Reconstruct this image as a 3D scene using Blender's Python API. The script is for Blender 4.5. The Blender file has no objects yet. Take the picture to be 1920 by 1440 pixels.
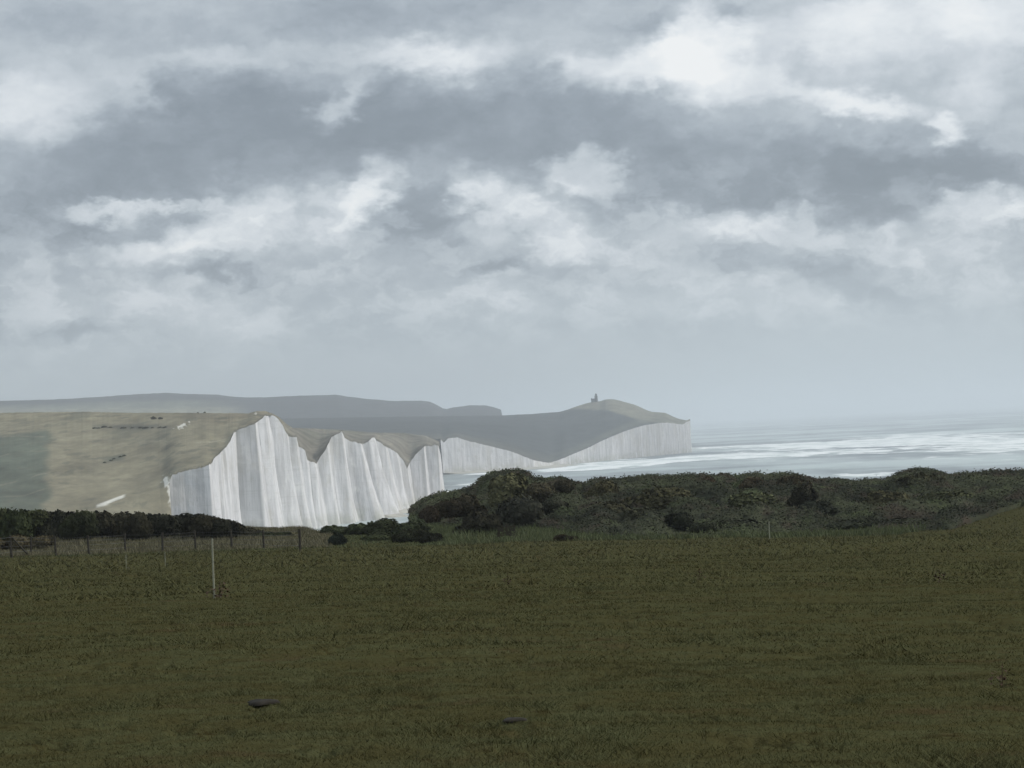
import bpy, math, random
import numpy as np
from mathutils import Matrix, Vector

# ------------------------------------------------------------------ camera, sky, sun
scene = bpy.context.scene
C = scene.collection
F = 5444.0            # focal length in pixels of a 1920 px wide picture
H = 60.0              # eye height above the sea
SLOPE = 0.0485        # the picture is tilted: the horizon climbs to the right
roll = math.atan(SLOPE)
pitch = math.atan(79.0 / F)
f0 = Vector((0, math.cos(pitch), math.sin(pitch)))
r0 = Vector((1, 0, 0))
u0 = r0.cross(f0)
R_ = (r0 * math.cos(roll) - u0 * math.sin(roll)).normalized()
U_ = (r0 * math.sin(roll) + u0 * math.cos(roll)).normalized()
cam_data = bpy.data.cameras.new('camera')
cam = bpy.data.objects.new('camera', cam_data)
C.objects.link(cam)
m = Matrix.Identity(4)
for i in range(3):
    m[i][0] = R_[i]; m[i][1] = U_[i]; m[i][2] = -f0[i]
m[2][3] = H
cam.matrix_world = m
cam_data.sensor_fit = 'HORIZONTAL'
cam_data.sensor_width = 36.0
cam_data.lens = 36.0 * F / 1920.0
cam_data.clip_start = 0.5
cam_data.clip_end = 300000.0
scene.camera = cam

scene.view_settings.view_transform = 'Standard'
scene.view_settings.look = 'None'
scene.view_settings.gamma = 1.0
scene.view_settings.exposure = 0.0
scene.cycles.volume_bounces = 2
scene.cycles.max_bounces = 8

SUN_AZ, SUN_EL = 74.0, 38.0        # degrees right of the view, above the horizon
sd = bpy.data.lights.new('sun', 'SUN')
sd.energy = 1.9
sd.angle = math.radians(4.0)
sd.color = (1.0, 0.95, 0.88)
sun = bpy.data.objects.new('sun', sd)
C.objects.link(sun)
sv = Vector((math.sin(math.radians(SUN_AZ)) * math.cos(math.radians(SUN_EL)),
             math.cos(math.radians(SUN_AZ)) * math.cos(math.radians(SUN_EL)),
             math.sin(math.radians(SUN_EL))))
sun.rotation_euler = sv.to_track_quat('Z', 'Y').to_euler()

# ------------------------------------------------------------------ geometry of the view
fa, ra, ua = np.array(f0), np.array(R_), np.array(U_)
def ray(px, py):
    px = np.asarray(px, float); py = np.asarray(py, float)
    x = (px - 960.0)[..., None]; y = (720.0 - py)[..., None]
    d = fa * F + ra * x + ua * y
    return d / np.linalg.norm(d[..., :2], axis=-1, keepdims=True)     # per metre of ground distance
def at(px, py, D):
    px, py, D = np.broadcast_arrays(np.asarray(px, float), np.asarray(py, float), np.asarray(D, float))
    p = ray(px, py) * D[..., None]
    p[..., 2] += H
    return p
def hor(px): return 799.0 - SLOPE * (np.asarray(px, float) - 960.0)
def xy(px, D):
    p = at(px, hor(px), D); return p[..., 0], p[..., 1]
def px_of(x, y):                      # picture column of a ground direction, near the horizon
    return 960.0 + F * np.asarray(x, float) / np.asarray(y, float)
def sea_point(px, py):
    d = ray(px, py); t = H / -d[2]
    return np.array([d[0] * t, d[1] * t])
def S(v): v = v / 255.0; return v / 12.92 if v <= .04045 else ((v + .055) / 1.055) ** 2.4
def srgb(r, g, b): return (S(r), S(g), S(b), 1.0)

# numpy noise
def _h(ix, iy, seed):
    n = (ix.astype(np.int64) * 374761393 + iy.astype(np.int64) * 668265263 + seed * 1442695041) & 0xffffffff
    n = ((n ^ (n >> 13)) * 1274126177) & 0xffffffff
    n = (n ^ (n >> 16)) & 0xffffff
    return n / float(0xffffff)
def vn(x, y, seed=0):
    x = np.asarray(x, float); y = np.asarray(y, float)
    x, y = np.broadcast_arrays(x, y)
    ix = np.floor(x); iy = np.floor(y)
    fx = x - ix; fy = y - iy
    fx = fx * fx * (3 - 2 * fx); fy = fy * fy * (3 - 2 * fy)
    a = _h(ix, iy, seed); b = _h(ix + 1, iy, seed); c = _h(ix, iy + 1, seed); d = _h(ix + 1, iy + 1, seed)
    return (a * (1 - fx) + b * fx) * (1 - fy) + (c * (1 - fx) + d * fx) * fy
def fbm(x, y, seed=0, oct=4):
    s = 0; a = 1.0; t = 0
    for o in range(oct):
        s = s + a * vn(np.asarray(x) * 2 ** o + 17.3 * o, np.asarray(y) * 2 ** o - 9.1 * o, seed + o)
        t += a; a *= .5
    return s / t * 2 - 1
def sm(a, b, x):
    t = np.clip((np.asarray(x, float) - a) / (b - a), 0, 1); return t * t * (3 - 2 * t)

# ------------------------------------------------------------------ node helpers
class NT:
    def __init__(s, tree): s.t = tree; s.n = tree.nodes; s.l = tree.links
    def node(s, typ, **kw):
        n = s.n.new(typ)
        for k, v in kw.items(): setattr(n, k, v)
        return n
    def put(s, sock, v):
        if isinstance(v, bpy.types.NodeSocket): s.l.new(v, sock)
        elif v is not None: sock.default_value = v
    def math(s, op, a, b=None, c=None, clamp=False):
        n = s.node('ShaderNodeMath', operation=op, use_clamp=clamp)
        s.put(n.inputs[0], a); s.put(n.inputs[1], b); s.put(n.inputs[2], c)
        return n.outputs[0]
    def vmath(s, op, a, b=None, out=0):
        n = s.node('ShaderNodeVectorMath', operation=op)
        s.put(n.inputs[0], a); s.put(n.inputs[1], b)
        return n.outputs[out]
    def mapr(s, v, a, b, c=0.0, d=1.0, smooth=True):
        n = s.node('ShaderNodeMapRange')
        n.interpolation_type = 'SMOOTHSTEP' if smooth else 'LINEAR'
        s.put(n.inputs[0], v)
        for i, q in enumerate((a, b, c, d)): s.put(n.inputs[1 + i], q)
        return n.outputs[0]
    def noise(s, vec, scale, detail=4, rough=.55, lac=2.0, dist=0.0, color=False):
        n = s.node('ShaderNodeTexNoise')
        s.put(n.inputs['Vector'], vec); s.put(n.inputs['Scale'], scale)
        n.inputs['Detail'].default_value = detail; n.inputs['Roughness'].default_value = rough
        n.inputs['Lacunarity'].default_value = lac; n.inputs['Distortion'].default_value = dist
        return n.outputs['Color' if color else 'Fac']
    def mix(s, f, a, b, mode='MIX'):
        n = s.node('ShaderNodeMix', data_type='RGBA', blend_type=mode)
        s.put(n.inputs[0], f); s.put(n.inputs[6], a); s.put(n.inputs[7], b)
        return n.outputs[2]
    def ramp(s, v, stops):
        n = s.node('ShaderNodeValToRGB')
        e = n.color_ramp.elements
        while len(e) < len(stops): e.new(.5)
        for i, (p, c) in enumerate(stops): e[i].position = p; e[i].color = c
        s.put(n.inputs[0], v); return n.outputs[0]
    def comb(s, x, y, z=0.0):
        n = s.node('ShaderNodeCombineXYZ')
        s.put(n.inputs[0], x); s.put(n.inputs[1], y); s.put(n.inputs[2], z); return n.outputs[0]
    def sep(s, v):
        n = s.node('ShaderNodeSeparateXYZ'); s.put(n.inputs[0], v); return n.outputs
    def blob(s, vec, loc, rot, size, inner=0.0):
        mp = s.node('ShaderNodeMapping', vector_type='TEXTURE')
        s.put(mp.inputs[0], vec)
        mp.inputs['Location'].default_value = (loc[0], loc[1], 0)
        mp.inputs['Rotation'].default_value = (0, 0, rot)
        mp.inputs['Scale'].default_value = (size[0], size[1], 1)
        return s.mapr(s.vmath('LENGTH', mp.outputs[0], out=1), inner, 1.0, 1.0, 0.0)
    def bump(s, h, strength=.5, dist=.1):
        n = s.node('ShaderNodeBump'); s.put(n.inputs['Height'], h)
        n.inputs['Strength'].default_value = strength; n.inputs['Distance'].default_value = dist
        return n.outputs[0]

# ------------------------------------------------------------------ sky
world = bpy.data.worlds.new('World'); scene.world = world
world.use_nodes = True
w = NT(world.node_tree); w.n.clear()
out = w.node('ShaderNodeOutputWorld'); bg = w.node('ShaderNodeBackground')
bg.inputs[1].default_value = 0.1
w.l.new(bg.outputs[0], out.inputs[0])
sky = w.node('ShaderNodeTexSky'); sky.sky_type = 'NISHITA'; sky.sun_disc = False
sky.sun_elevation = math.radians(SUN_EL); sky.sun_rotation = math.radians(SUN_AZ)
tc = w.node('ShaderNodeTexCoord').outputs['Generated']
dx, dy, dz = w.sep(tc)
az = w.math('ARCTAN2', dx, dy)
el = w.math('ARCSINE', w.math('MINIMUM', w.math('MAXIMUM', dz, -1.0), 1.0))
uv = w.comb(w.math('MULTIPLY', az, F), w.math('MULTIPLY', el, F))
def sky_uv(px, py):
    d = ray(px, py)
    return math.atan2(d[0], d[1]) * F, math.atan(d[2]) * F
st = w.vmath('MULTIPLY', uv, (1.0, 1.6, 1.0))
n1 = w.noise(st, 1 / 170.0, 5, .55, color=True)
n2 = w.noise(w.vmath('ADD', st, (913.0, 377.0, 50.0)), 1 / 38.0, 4, .55, color=True)
off = w.vmath('ADD', w.vmath('MULTIPLY', w.vmath('SUBTRACT', n1, (.5, .5, .5)), (170.0, 100.0, 0)),
              w.vmath('MULTIPLY', w.vmath('SUBTRACT', n2, (.5, .5, .5)), (85.0, 55.0, 0)))
wp = w.vmath('ADD', uv, off)
V = w.sep(uv)[1]
# (x, y, half width, half height, tilt in degrees, strength, inner)
blobs = [
 # dark sheets
 (430, 250, 520, 135, 6, -.42, .3), (1000, 240, 420, 120, 0, -.36, .2), (1450, 320, 620, 100, 1, -.36, .25),
 (80, 400, 330, 75, 9, -.26, .2), (760, 15, 460, 75, 6, -.22, .1), (200, 55, 330, 50, -4, -.12, .1),
 (1800, 330, 300, 70, -3, -.20, .1), (1650, 395, 170, 40, 0, -.18, .1), (280, 420, 200, 24, 5, -.14, .1),
 # bright cumulus
 (70, 195, 230, 100, 8, .40, .05), (262, 178, 55, 50, 60, .26, .1), (60, 235, 110, 45, 0, .16, .1),
 (635, 198, 85, 42, 38, .52, .1), (600, 225, 45, 22, 0, .15, 0),
 (820, 108, 210, 42, 3, .52, .05), (860, 140, 90, 60, 0, .18, 0), (430, 118, 230, 30, 2, .18, 0),
 (1330, 70, 125, 95, 20, .58, .3), (1215, 118, 190, 55, 14, .50, .2), (1370, 150, 190, 55, 0, .45, .2), (1070, 122, 55, 28, 0, .3, 0),
 (1680, 55, 300, 105, 4, .42, .25), (1620, 60, 90, 50, -20, .12, 0), (1900, 20, 200, 80, 0, .3, .2), (1500, 60, 160, 80, 0, .14, .1),
 (1600, 192, 150, 36, -8, .58, .2), (1765, 243, 48, 38, -20, .55, .15), (1850, 150, 100, 70, 55, .30, .1),
 (1090, 325, 100, 60, 0, .66, .45), (1185, 305, 70, 60, 0, .16, 0),
 (178, 388, 110, 26, 0, .52, .1), (310, 380, 140, 14, 2, .30, 0),
 (690, 345, 55, 95, -22, .40, .1), (645, 400, 110, 60, 30, .24, .1), (470, 390, 110, 55, 8, .34, .1), (400, 455, 190, 45, 6, .32, .1), (290, 470, 120, 30, 0, .25, .1),
 (880, 350, 60, 45, -45, .30, .1), (985, 395, 120, 45, -15, .34, .1), (1080, 455, 120, 48, 0, .28, .1), (920, 440, 80, 35, 0, .20, 0),
 (1390, 410, 150, 40, 4, .30, .1), (1260, 450, 140, 35, 12, .18, .0), (1850, 395, 160, 45, 4, .34, .1), (1640, 460, 260, 50, 0, .14, 0),
 (1300, 565, 380, 55, 0, .15, .1), (1530, 570, 110, 40, -25, .14, 0), (420, 585, 230, 65, -10, .17, .1), (900, 560, 190, 50, 0, .15, .1),
 (150, 560, 200, 55, 0, .10, .1), (1800, 500, 260, 90, 0, .10, .1), (100, 655, 120, 20, 0, .06, 0), (435, 668, 60, 18, 0, .08, 0),
 # grey-blue gaps
 (790, 395, 130, 95, 0, -.26, .1), (430, 518, 130, 24, 2, -.22, .1), (150, 606, 150, 22, 2, -.16, .1), (930, 492, 110, 26, 4, -.22, .1),
 (1005, 436, 60, 26, 0, -.16, .1), (1340, 495, 95, 42, 0, -.14, .1), (1545, 505, 95, 45, 0, -.20, .1), (1640, 540, 110, 26, 0, -.10, 0),
 (1375, 15, 60, 35, 0, -.5, .1), (1500, 130, 50, 45, 0, -.26, 0), (1200, 45, 110, 22, 12, -.15, 0), (270, 165, 60, 18, 12, -.12, 0),
]
tot = None
for (bx_, by_, hw, hh, ang, stg, inn) in blobs:
    b = w.blob(wp, sky_uv(bx_, by_), math.radians(ang) - roll, (hw * 1.12, hh * 1.12), inn)
    stg = stg * (1.25 if by_ > 340 else 1.02 if (bx_ > 1000 and by_ < 200 and stg > 0) else 1.0)
    tot = w.math('MULTIPLY_ADD', b, stg, tot if tot is not None else 0.0)
nb = w.noise(w.vmath('MULTIPLY', wp, (1, 2.2, 1)), 1 / 260.0, 6, .6)
nf = w.noise(st, 1 / 60.0, 5, .6)
base = w.mapr(V, 40.0, 420.0, .47, .47)
fade = w.mapr(V, 60.0, 200.0, .15, 1.0)
det = w.math('ADD', w.math('MULTIPLY', w.math('SUBTRACT', nb, .5), .50), w.math('MULTIPLY', w.math('SUBTRACT', nf, .5), .30))
det = w.math('MULTIPLY', det, fade)
n5 = w.noise(w.vmath('MULTIPLY', wp, (1.0, 1.7, 1.0)), 1 / 105.0, 6, .58)
puffs = w.math('MULTIPLY', w.mapr(n5, .42, .64, -.10, .14), w.math('MULTIPLY', w.mapr(V, 110.0, 230.0), w.mapr(V, 520.0, 400.0, .25, 1.0)))
tone = w.math('ADD', w.math('ADD', tot, base), w.math('ADD', det, puffs))
# the overcast above the picture's top: broken layers seen from below, brighter towards the zenith
pl = w.comb(w.math('DIVIDE', dx, w.math('MAXIMUM', dz, .05)), w.math('DIVIDE', dy, w.math('MAXIMUM', dz, .05)))
nz = w.noise(pl, .9, 6, .6)
hi = w.mapr(el, .155, .30)
tone = w.math('ADD', w.math('MULTIPLY', tone, w.math('SUBTRACT', 1.0, hi)),
              w.math('MULTIPLY', w.math('ADD', w.math('MULTIPLY', w.math('SUBTRACT', nz, .5), 1.2), .5), hi))
K = 10.0
def sc(r, g, b): c = srgb(r, g, b); return (c[0], c[1], c[2], 1)
tone = w.math('MULTIPLY_ADD', tone, .62, .22)
col = w.ramp(tone, [(0.0, sc(118, 128, 139)), (.22, sc(135, 145, 156)), (.32, sc(149, 159, 170)), (.43, sc(168, 178, 188)), (.54, sc(188, 197, 205)),
                    (.68, sc(210, 217, 224)), (.84, sc(233, 238, 242)), (1.0, sc(248, 250, 251))])
lowtint = w.mix(w.mapr(V, 0.0, 330.0, .55, 0.0), col, sc(180, 195, 202))
gain = w.math('MULTIPLY', w.mapr(el, .16, 1.2, 1.0, 1.15), K)
# brighter cloud round the hidden sun
sdot = w.vmath('DOT_PRODUCT', tc, tuple(sv), out=1)
gain = w.math('MULTIPLY', gain, w.mapr(sdot, .80, 1.0, 1.0, 2.0))
cc = w.vmath('SCALE', lowtint); cc.node.inputs['Scale'].default_value = 1.0
w.l.new(gain, cc.node.inputs['Scale'])
fin = w.mix(.06, cc, sky.outputs[0])
w.l.new(fin, bg.inputs[0])
world.cycles.sampling_method = 'MANUAL'; world.cycles.sample_map_resolution = 512

# ------------------------------------------------------------------ object helpers
def mesh_obj(name, verts, faces, mat=None, parent=None, smooth=False, cols=None):
    me = bpy.data.meshes.new(name)
    verts = np.asarray(verts, dtype=np.float32).reshape(-1, 3)
    if isinstance(faces, np.ndarray):
        nf_, k = faces.shape
        me.vertices.add(len(verts)); me.vertices.foreach_set('co', verts.ravel())
        me.loops.add(nf_ * k); me.loops.foreach_set('vertex_index', faces.astype(np.int32).ravel())
        me.polygons.add(nf_); me.polygons.foreach_set('loop_start', np.arange(0, nf_ * k, k, dtype=np.int32))
        me.polygons.foreach_set('loop_total', np.full(nf_, k, dtype=np.int32))
        me.update(calc_edges=True)
    else:
        me.from_pydata([tuple(v) for v in verts.tolist()], [], faces); me.update()
    if smooth: me.polygons.foreach_set('use_smooth', np.ones(len(me.polygons), dtype=bool))
    if cols is not None:
        a = me.color_attributes.new('tint', 'FLOAT_COLOR', 'POINT')
        c = np.ones((len(verts), 4), dtype=np.float32); c[:, :3] = np.asarray(cols).reshape(-1, 3)
        a.data.foreach_set('color', c.ravel())
    if mat: me.materials.append(mat)
    o = bpy.data.objects.new(name, me); C.objects.link(o)
    if parent: o.parent = parent
    return o
def tag(o, label, cat, group=None):
    o['label'] = label; o['category'] = cat
    if group: o['group'] = group
    return o
def kind(o, k, label=None):
    o['kind'] = k
    if label: o['label'] = label
    return o
def empty(name, loc):
    o = bpy.data.objects.new(name, None); C.objects.link(o); o.location = loc; o.empty_display_size = .3; return o
def grid_faces(nr, nc):
    i = np.arange(nr * nc).reshape(nr, nc)
    return np.stack([i[:-1, :-1], i[:-1, 1:], i[1:, 1:], i[1:, :-1]], -1).reshape(-1, 4)
def new_mat(name):
    mt = bpy.data.materials.new(name); mt.use_nodes = True
    t = NT(mt.node_tree); t.n.clear()
    o = t.node('ShaderNodeOutputMaterial'); p = t.node('ShaderNodeBsdfPrincipled')
    t.l.new(p.outputs[0], o.inputs[0])
    p.inputs['Specular IOR Level'].default_value = .15
    p.inputs['Roughness'].default_value = .9
    return mt, t, p

# ------------------------------------------------------------------ materials
def turf_mat(name, dark, mid, brown, pale, blade=False, bs=.6):
    mt, t, p = new_mat(name)
    g = t.node('ShaderNodeNewGeometry').outputs['Position']
    a = t.noise(g, .13, 4, .6); b = t.noise(g, 1.7, 5, .65); c = t.noise(g, 16.0, 4, .7)
    d = t.noise(t.vmath('ADD', g, (51., 7., 3.)), .8, 4, .7)
    col = t.mix(t.mapr(b, .38, .62), mid, pale)
    col = t.mix(t.math('MULTIPLY', t.mapr(d, .56, .70), .6), col, brown)
    col = t.mix(t.math('MULTIPLY', t.mapr(a, .50, .66), .30), col, pale)
    col = t.mix(t.math('MULTIPLY', t.mapr(t.noise(g, 3.2, 5, .78), .545, .66), .9), col, dark)
    col = t.mix(t.mapr(c, .45, .66, 0, .25 if blade else .5), col, dark)
    p.inputs['Specular IOR Level'].default_value = 0.0
    t.l.new(col, p.inputs['Base Color'])
    if not blade: t.l.new(t.bump(t.math('ADD', c, t.math('MULTIPLY', b, .7)), bs, .08), p.inputs['Normal'])
    return mt
M_turf = turf_mat('turf', (.036, .030, .012, 1), (.067, .061, .026, 1), (.076, .052, .027, 1), (.073, .074, .034, 1))
M_blade = turf_mat('grass_blades', (.052, .043, .017, 1), (.094, .087, .037, 1), (.104, .073, .038, 1), (.102, .105, .050, 1), blade=True)
M_rough = turf_mat('rough_grass', (.055, .060, .030, 1), (.105, .122, .058, 1), (.115, .100, .062, 1), (.135, .155, .078, 1), blade=True)
M_dry = turf_mat('dry_grass', (.100, .085, .050, 1), (.160, .145, .090, 1), (.155, .118, .080, 1), (.19, .175, .11, 1), blade=True)

def foliage_mat(name, base, lift=1.7):
    mt, t, p = new_mat(name)
    p.inputs['Specular IOR Level'].default_value = .03
    oi = t.node('ShaderNodeObjectInfo')
    g = t.node('ShaderNodeNewGeometry').outputs['Position']
    a = t.noise(g, 1.3, 4, .65); b = t.noise(g, 6.0, 3, .6)
    c = t.mix(t.mapr(a, .3, .7), tuple(x * .55 for x in base[:3]) + (1,), tuple(x * lift for x in base[:3]) + (1,))
    c = t.mix(t.mapr(b, .45, .75, 0, .5), c, (.040, .030, .022, 1))
    c = t.mix(1.0, c, oi.outputs['Color'], 'MULTIPLY')
    t.l.new(c, p.inputs['Base Color'])
    return mt
M_leaf = foliage_mat('bush_leaves', (.084, .086, .056))
def scrub_mat():
    mt, t, p = new_mat('scrub_leaves')
    p.inputs['Specular IOR Level'].default_value = .03
    g = t.node('ShaderNodeNewGeometry').outputs['Position']
    sheared = t.vmath('MULTIPLY', g, (1.0, .35, 1.9))
    a = t.noise(sheared, .16, 4, .6, dist=.6); b = t.noise(t.vmath('ADD', sheared, (9., 3., 7.)), .42, 4, .6); c = t.noise(g, 3.0, 4, .7)
    col = t.mix(t.mapr(a, .38, .62), (.038, .041, .027, 1), (.074, .080, .046, 1))
    col = t.mix(t.mapr(b, .52, .66, 0, .8), col, (.070, .054, .040, 1))
    col = t.mix(t.mapr(b, .46, .32, 0, .7), col, (.090, .108, .050, 1))
    col = t.mix(t.mapr(c, .45, .7, 0, .45), col, (.028, .028, .022, 1))
    t.l.new(col, p.inputs['Base Color'])
    return mt
M_scrub = scrub_mat()

def chalk_mat():
    mt, t, p = new_mat('chalk')
    g = t.node('ShaderNodeNewGeometry').outputs['Position']
    v1 = t.noise(t.vmath('MULTIPLY', g, (1, .35, .06)), .30, 4, .6)
    v2 = t.noise(t.vmath('MULTIPLY', g, (1, .35, .12)), .07, 4, .6)
    v3 = t.noise(g, .10, 5, .6)
    col = t.mix(t.mapr(v1, .35, .65), (.55, .535, .53, 1), (.75, .73, .725, 1))
    col = t.mix(t.mapr(v2, .50, .70, 0, .5), col, (.54, .51, .47, 1))
    col = t.mix(t.mapr(v3, .55, .75, 0, .45), col, (.86, .84, .80, 1))
    lay = t.noise(t.vmath('MULTIPLY', g, (.04, .04, 1.0)), .55, 4, .7)
    col = t.mix(t.mapr(lay, .54, .66, 0, .28), col, (.46, .45, .42, 1))
    gz_ = t.sep(g)[2]
    blot = t.noise(t.vmath('MULTIPLY', g, (1, .5, .6)), .035, 6, .72)
    col = t.mix(t.mapr(blot, .50, .60, 0, .40), col, (.50, .47, .42, 1))
    crk = t.noise(t.vmath('MULTIPLY', g, (1, .5, .16)), .9, 4, .8)
    col = t.mix(t.mapr(crk, .60, .70, 0, .45), col, (.38, .37, .36, 1))
    low = t.math('MULTIPLY', t.mapr(gz_, 2.0, 13.0, 1.0, 0.0), t.mapr(v3, .40, .58))
    col = t.mix(t.math('MULTIPLY', low, .55), col, (.40, .40, .33, 1))
    p.inputs['Specular IOR Level'].default_value = 0.0
    t.l.new(col, p.inputs['Base Color'])
    t.l.new(t.bump(t.math('ADD', v1, v3), .25, 2.0), p.inputs['Normal'])
    return mt
M_chalk = chalk_mat()

def down_mat():
    mt, t, p = new_mat('downland')
    g = t.node('ShaderNodeNewGeometry').outputs['Position']
    at_ = t.node('ShaderNodeAttribute', attribute_name='tint').outputs['Color']
    s = t.vmath('MULTIPLY', g, (1.0, .45, 1.6))
    a = t.noise(s, .045, 6, .65); b = t.noise(s, .012, 4, .6, dist=.8)
    c_ = t.noise(t.vmath('MULTIPLY', g, (1., .4, 2.)), .16, 4, .7)
    f = t.math('MULTIPLY', t.math('MULTIPLY', t.mapr(a, .25, .75, .58, 1.45, False), t.mapr(b, .3, .7, .8, 1.22, False)), t.mapr(c_, .3, .7, .85, 1.15, False))
    cc_ = t.vmath('SCALE', at_); t.l.new(f, cc_.node.inputs['Scale'])
    t.l.new(cc_, p.inputs['Base Color'])
    return mt
M_down = down_mat()

def simple(name, c, sc_=3.0, var=.3, rough=.8):
    mt, t, p = new_mat(name)
    g = t.node('ShaderNodeTexCoord').outputs['Object']
    n = t.noise(g, sc_, 5, .65)
    col_ = t.mix(t.mapr(n, .3, .7), tuple(x * (1 - var) for x in c) + (1,), tuple(x * (1 + var * .6) for x in c) + (1,))
    t.l.new(col_, p.inputs['Base Color']); p.inputs['Roughness'].default_value = rough
    t.l.new(t.bump(n, .4, .01), p.inputs['Normal'])
    return mt

# ------------------------------------------------------------------ sea
def sea_mat():
    mt, t, p = new_mat('sea_water')
    g = t.node('ShaderNodeNewGeometry').outputs['Position']
    gx, gy, gz = t.sep(g)
    gp = t.comb(gx, gy, 0.0)
    nw = t.noise(gp, 1 / 420.0, 4, .6, color=True)
    wpv = t.vmath('ADD', gp, t.vmath('MULTIPLY', t.vmath('SUBTRACT', nw, (.5, .5, .5)), (260., 620., 0)))
    # sun glare painted in with the surf as pale bands: (x, y, half width px, half depth px, strength)
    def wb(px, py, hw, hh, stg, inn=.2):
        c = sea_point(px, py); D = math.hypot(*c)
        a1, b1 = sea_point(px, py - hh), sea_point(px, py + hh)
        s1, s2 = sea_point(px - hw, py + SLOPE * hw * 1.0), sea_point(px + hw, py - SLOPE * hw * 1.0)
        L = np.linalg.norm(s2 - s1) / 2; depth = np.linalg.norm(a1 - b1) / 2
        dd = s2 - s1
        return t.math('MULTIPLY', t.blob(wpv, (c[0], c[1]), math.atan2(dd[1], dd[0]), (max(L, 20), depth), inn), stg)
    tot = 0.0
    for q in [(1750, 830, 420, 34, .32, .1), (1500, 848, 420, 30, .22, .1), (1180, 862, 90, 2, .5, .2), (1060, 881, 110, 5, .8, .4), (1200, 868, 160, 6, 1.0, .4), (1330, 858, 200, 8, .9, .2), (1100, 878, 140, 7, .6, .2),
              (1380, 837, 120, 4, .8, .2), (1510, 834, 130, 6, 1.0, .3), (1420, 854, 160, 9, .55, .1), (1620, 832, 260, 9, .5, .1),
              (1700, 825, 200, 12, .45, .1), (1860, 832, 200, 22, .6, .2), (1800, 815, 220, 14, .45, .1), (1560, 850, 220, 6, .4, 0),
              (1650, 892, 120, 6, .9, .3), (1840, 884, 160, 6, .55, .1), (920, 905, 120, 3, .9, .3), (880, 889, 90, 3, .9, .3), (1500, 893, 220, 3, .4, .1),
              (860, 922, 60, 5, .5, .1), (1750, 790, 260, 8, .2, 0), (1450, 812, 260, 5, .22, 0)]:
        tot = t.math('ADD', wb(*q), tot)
    s2_ = t.vmath('MULTIPLY', g, (1.0, .30, 0))
    n1 = t.noise(s2_, 1 / 42.0, 6, .68, dist=.4)
    n2 = t.noise(t.vmath('MULTIPLY', g, (1., .6, 0)), 1 / 330.0, 5, .6)
    n3 = t.noise(t.vmath('MULTIPLY', g, (1.0, .22, 0)), 1 / 150.0, 5, .65)
    nn_ = t.math('ADD', t.math('MULTIPLY', t.math('SUBTRACT', n1, .5), 2.6), t.math('MULTIPLY', t.math('SUBTRACT', n3, .5), 1.9))
    glare_foam = t.mapr(t.math('ADD', tot, nn_), .30, .72)
    glare_foam = t.math('MULTIPLY', glare_foam, t.mapr(tot, -.05, .35))
    glare_foam = t.math('MAXIMUM', glare_foam, t.mapr(t.math('ADD', n3, t.math('MULTIPLY', n1, .4)), .82, .98, 0, .6))
    n4 = t.noise(t.vmath('MULTIPLY', g, (.7, 1.0, 0)), 1 / 1100.0, 4, .65)
    body = t.mix(t.mapr(t.math('ADD', t.math('MULTIPLY', n4, .6), t.math('MULTIPLY', n3, .4)), .40, .60), (.085, .105, .118, 1), (.48, .55, .53, 1))
    col_ = t.mix(glare_foam, body, t.mix(t.mapr(n1, .35, .6), (.56, .62, .60, 1), (.93, .95, .93, 1)))
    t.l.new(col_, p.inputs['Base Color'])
    p.inputs['IOR'].default_value = 1.33
    p.inputs['Specular IOR Level'].default_value = .5
    t.l.new(t.mix(glare_foam, t.ramp(n2, [(.35, (.30, .30, .30, 1)), (.65, (.42, .42, .42, 1))]), (.8, .8, .8, 1)), p.inputs['Roughness'])
    hgt = t.math('ADD', t.noise(g, 1 / 22.0, 6, .7), t.math('MULTIPLY', t.noise(t.vmath('MULTIPLY', g, (.35, 1, 1)), 1 / 60., 3, .5), 1.5))
    t.l.new(t.bump(hgt, .65, 2.6), p.inputs['Normal'])
    return mt
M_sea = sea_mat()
E = 60000.0
ys = np.concatenate([[-E, -8000, -2000], np.linspace(0, 8000, 41), [10000, 14000, 20000, 30000, 45000, E]])
xs = np.concatenate([[-E, -20000, -8000], np.linspace(-4000, 4000, 41), [8000, 20000, E]])
X, Y = np.meshgrid(xs, ys)
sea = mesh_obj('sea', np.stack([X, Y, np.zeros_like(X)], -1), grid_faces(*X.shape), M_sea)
kind(sea, 'structure')

# ------------------------------------------------------------------ chalk coast: cliffs and downs behind
def interp(tab, x):
    tab = sorted(tab); return np.interp(x, [a for a, b in tab], [b for a, b in tab])
def resample(path, step, dw):
    p = np.array(path, float)
    d = np.sqrt(np.diff(p[:, 0]) ** 2 + (np.diff(p[:, 1]) * dw) ** 2)
    s = np.concatenate([[0], np.cumsum(d)])
    t = np.linspace(0, s[-1], int(s[-1] / step) + 1)
    return np.interp(t, s, p[:, 0]), np.interp(t, s, p[:, 1])

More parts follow.
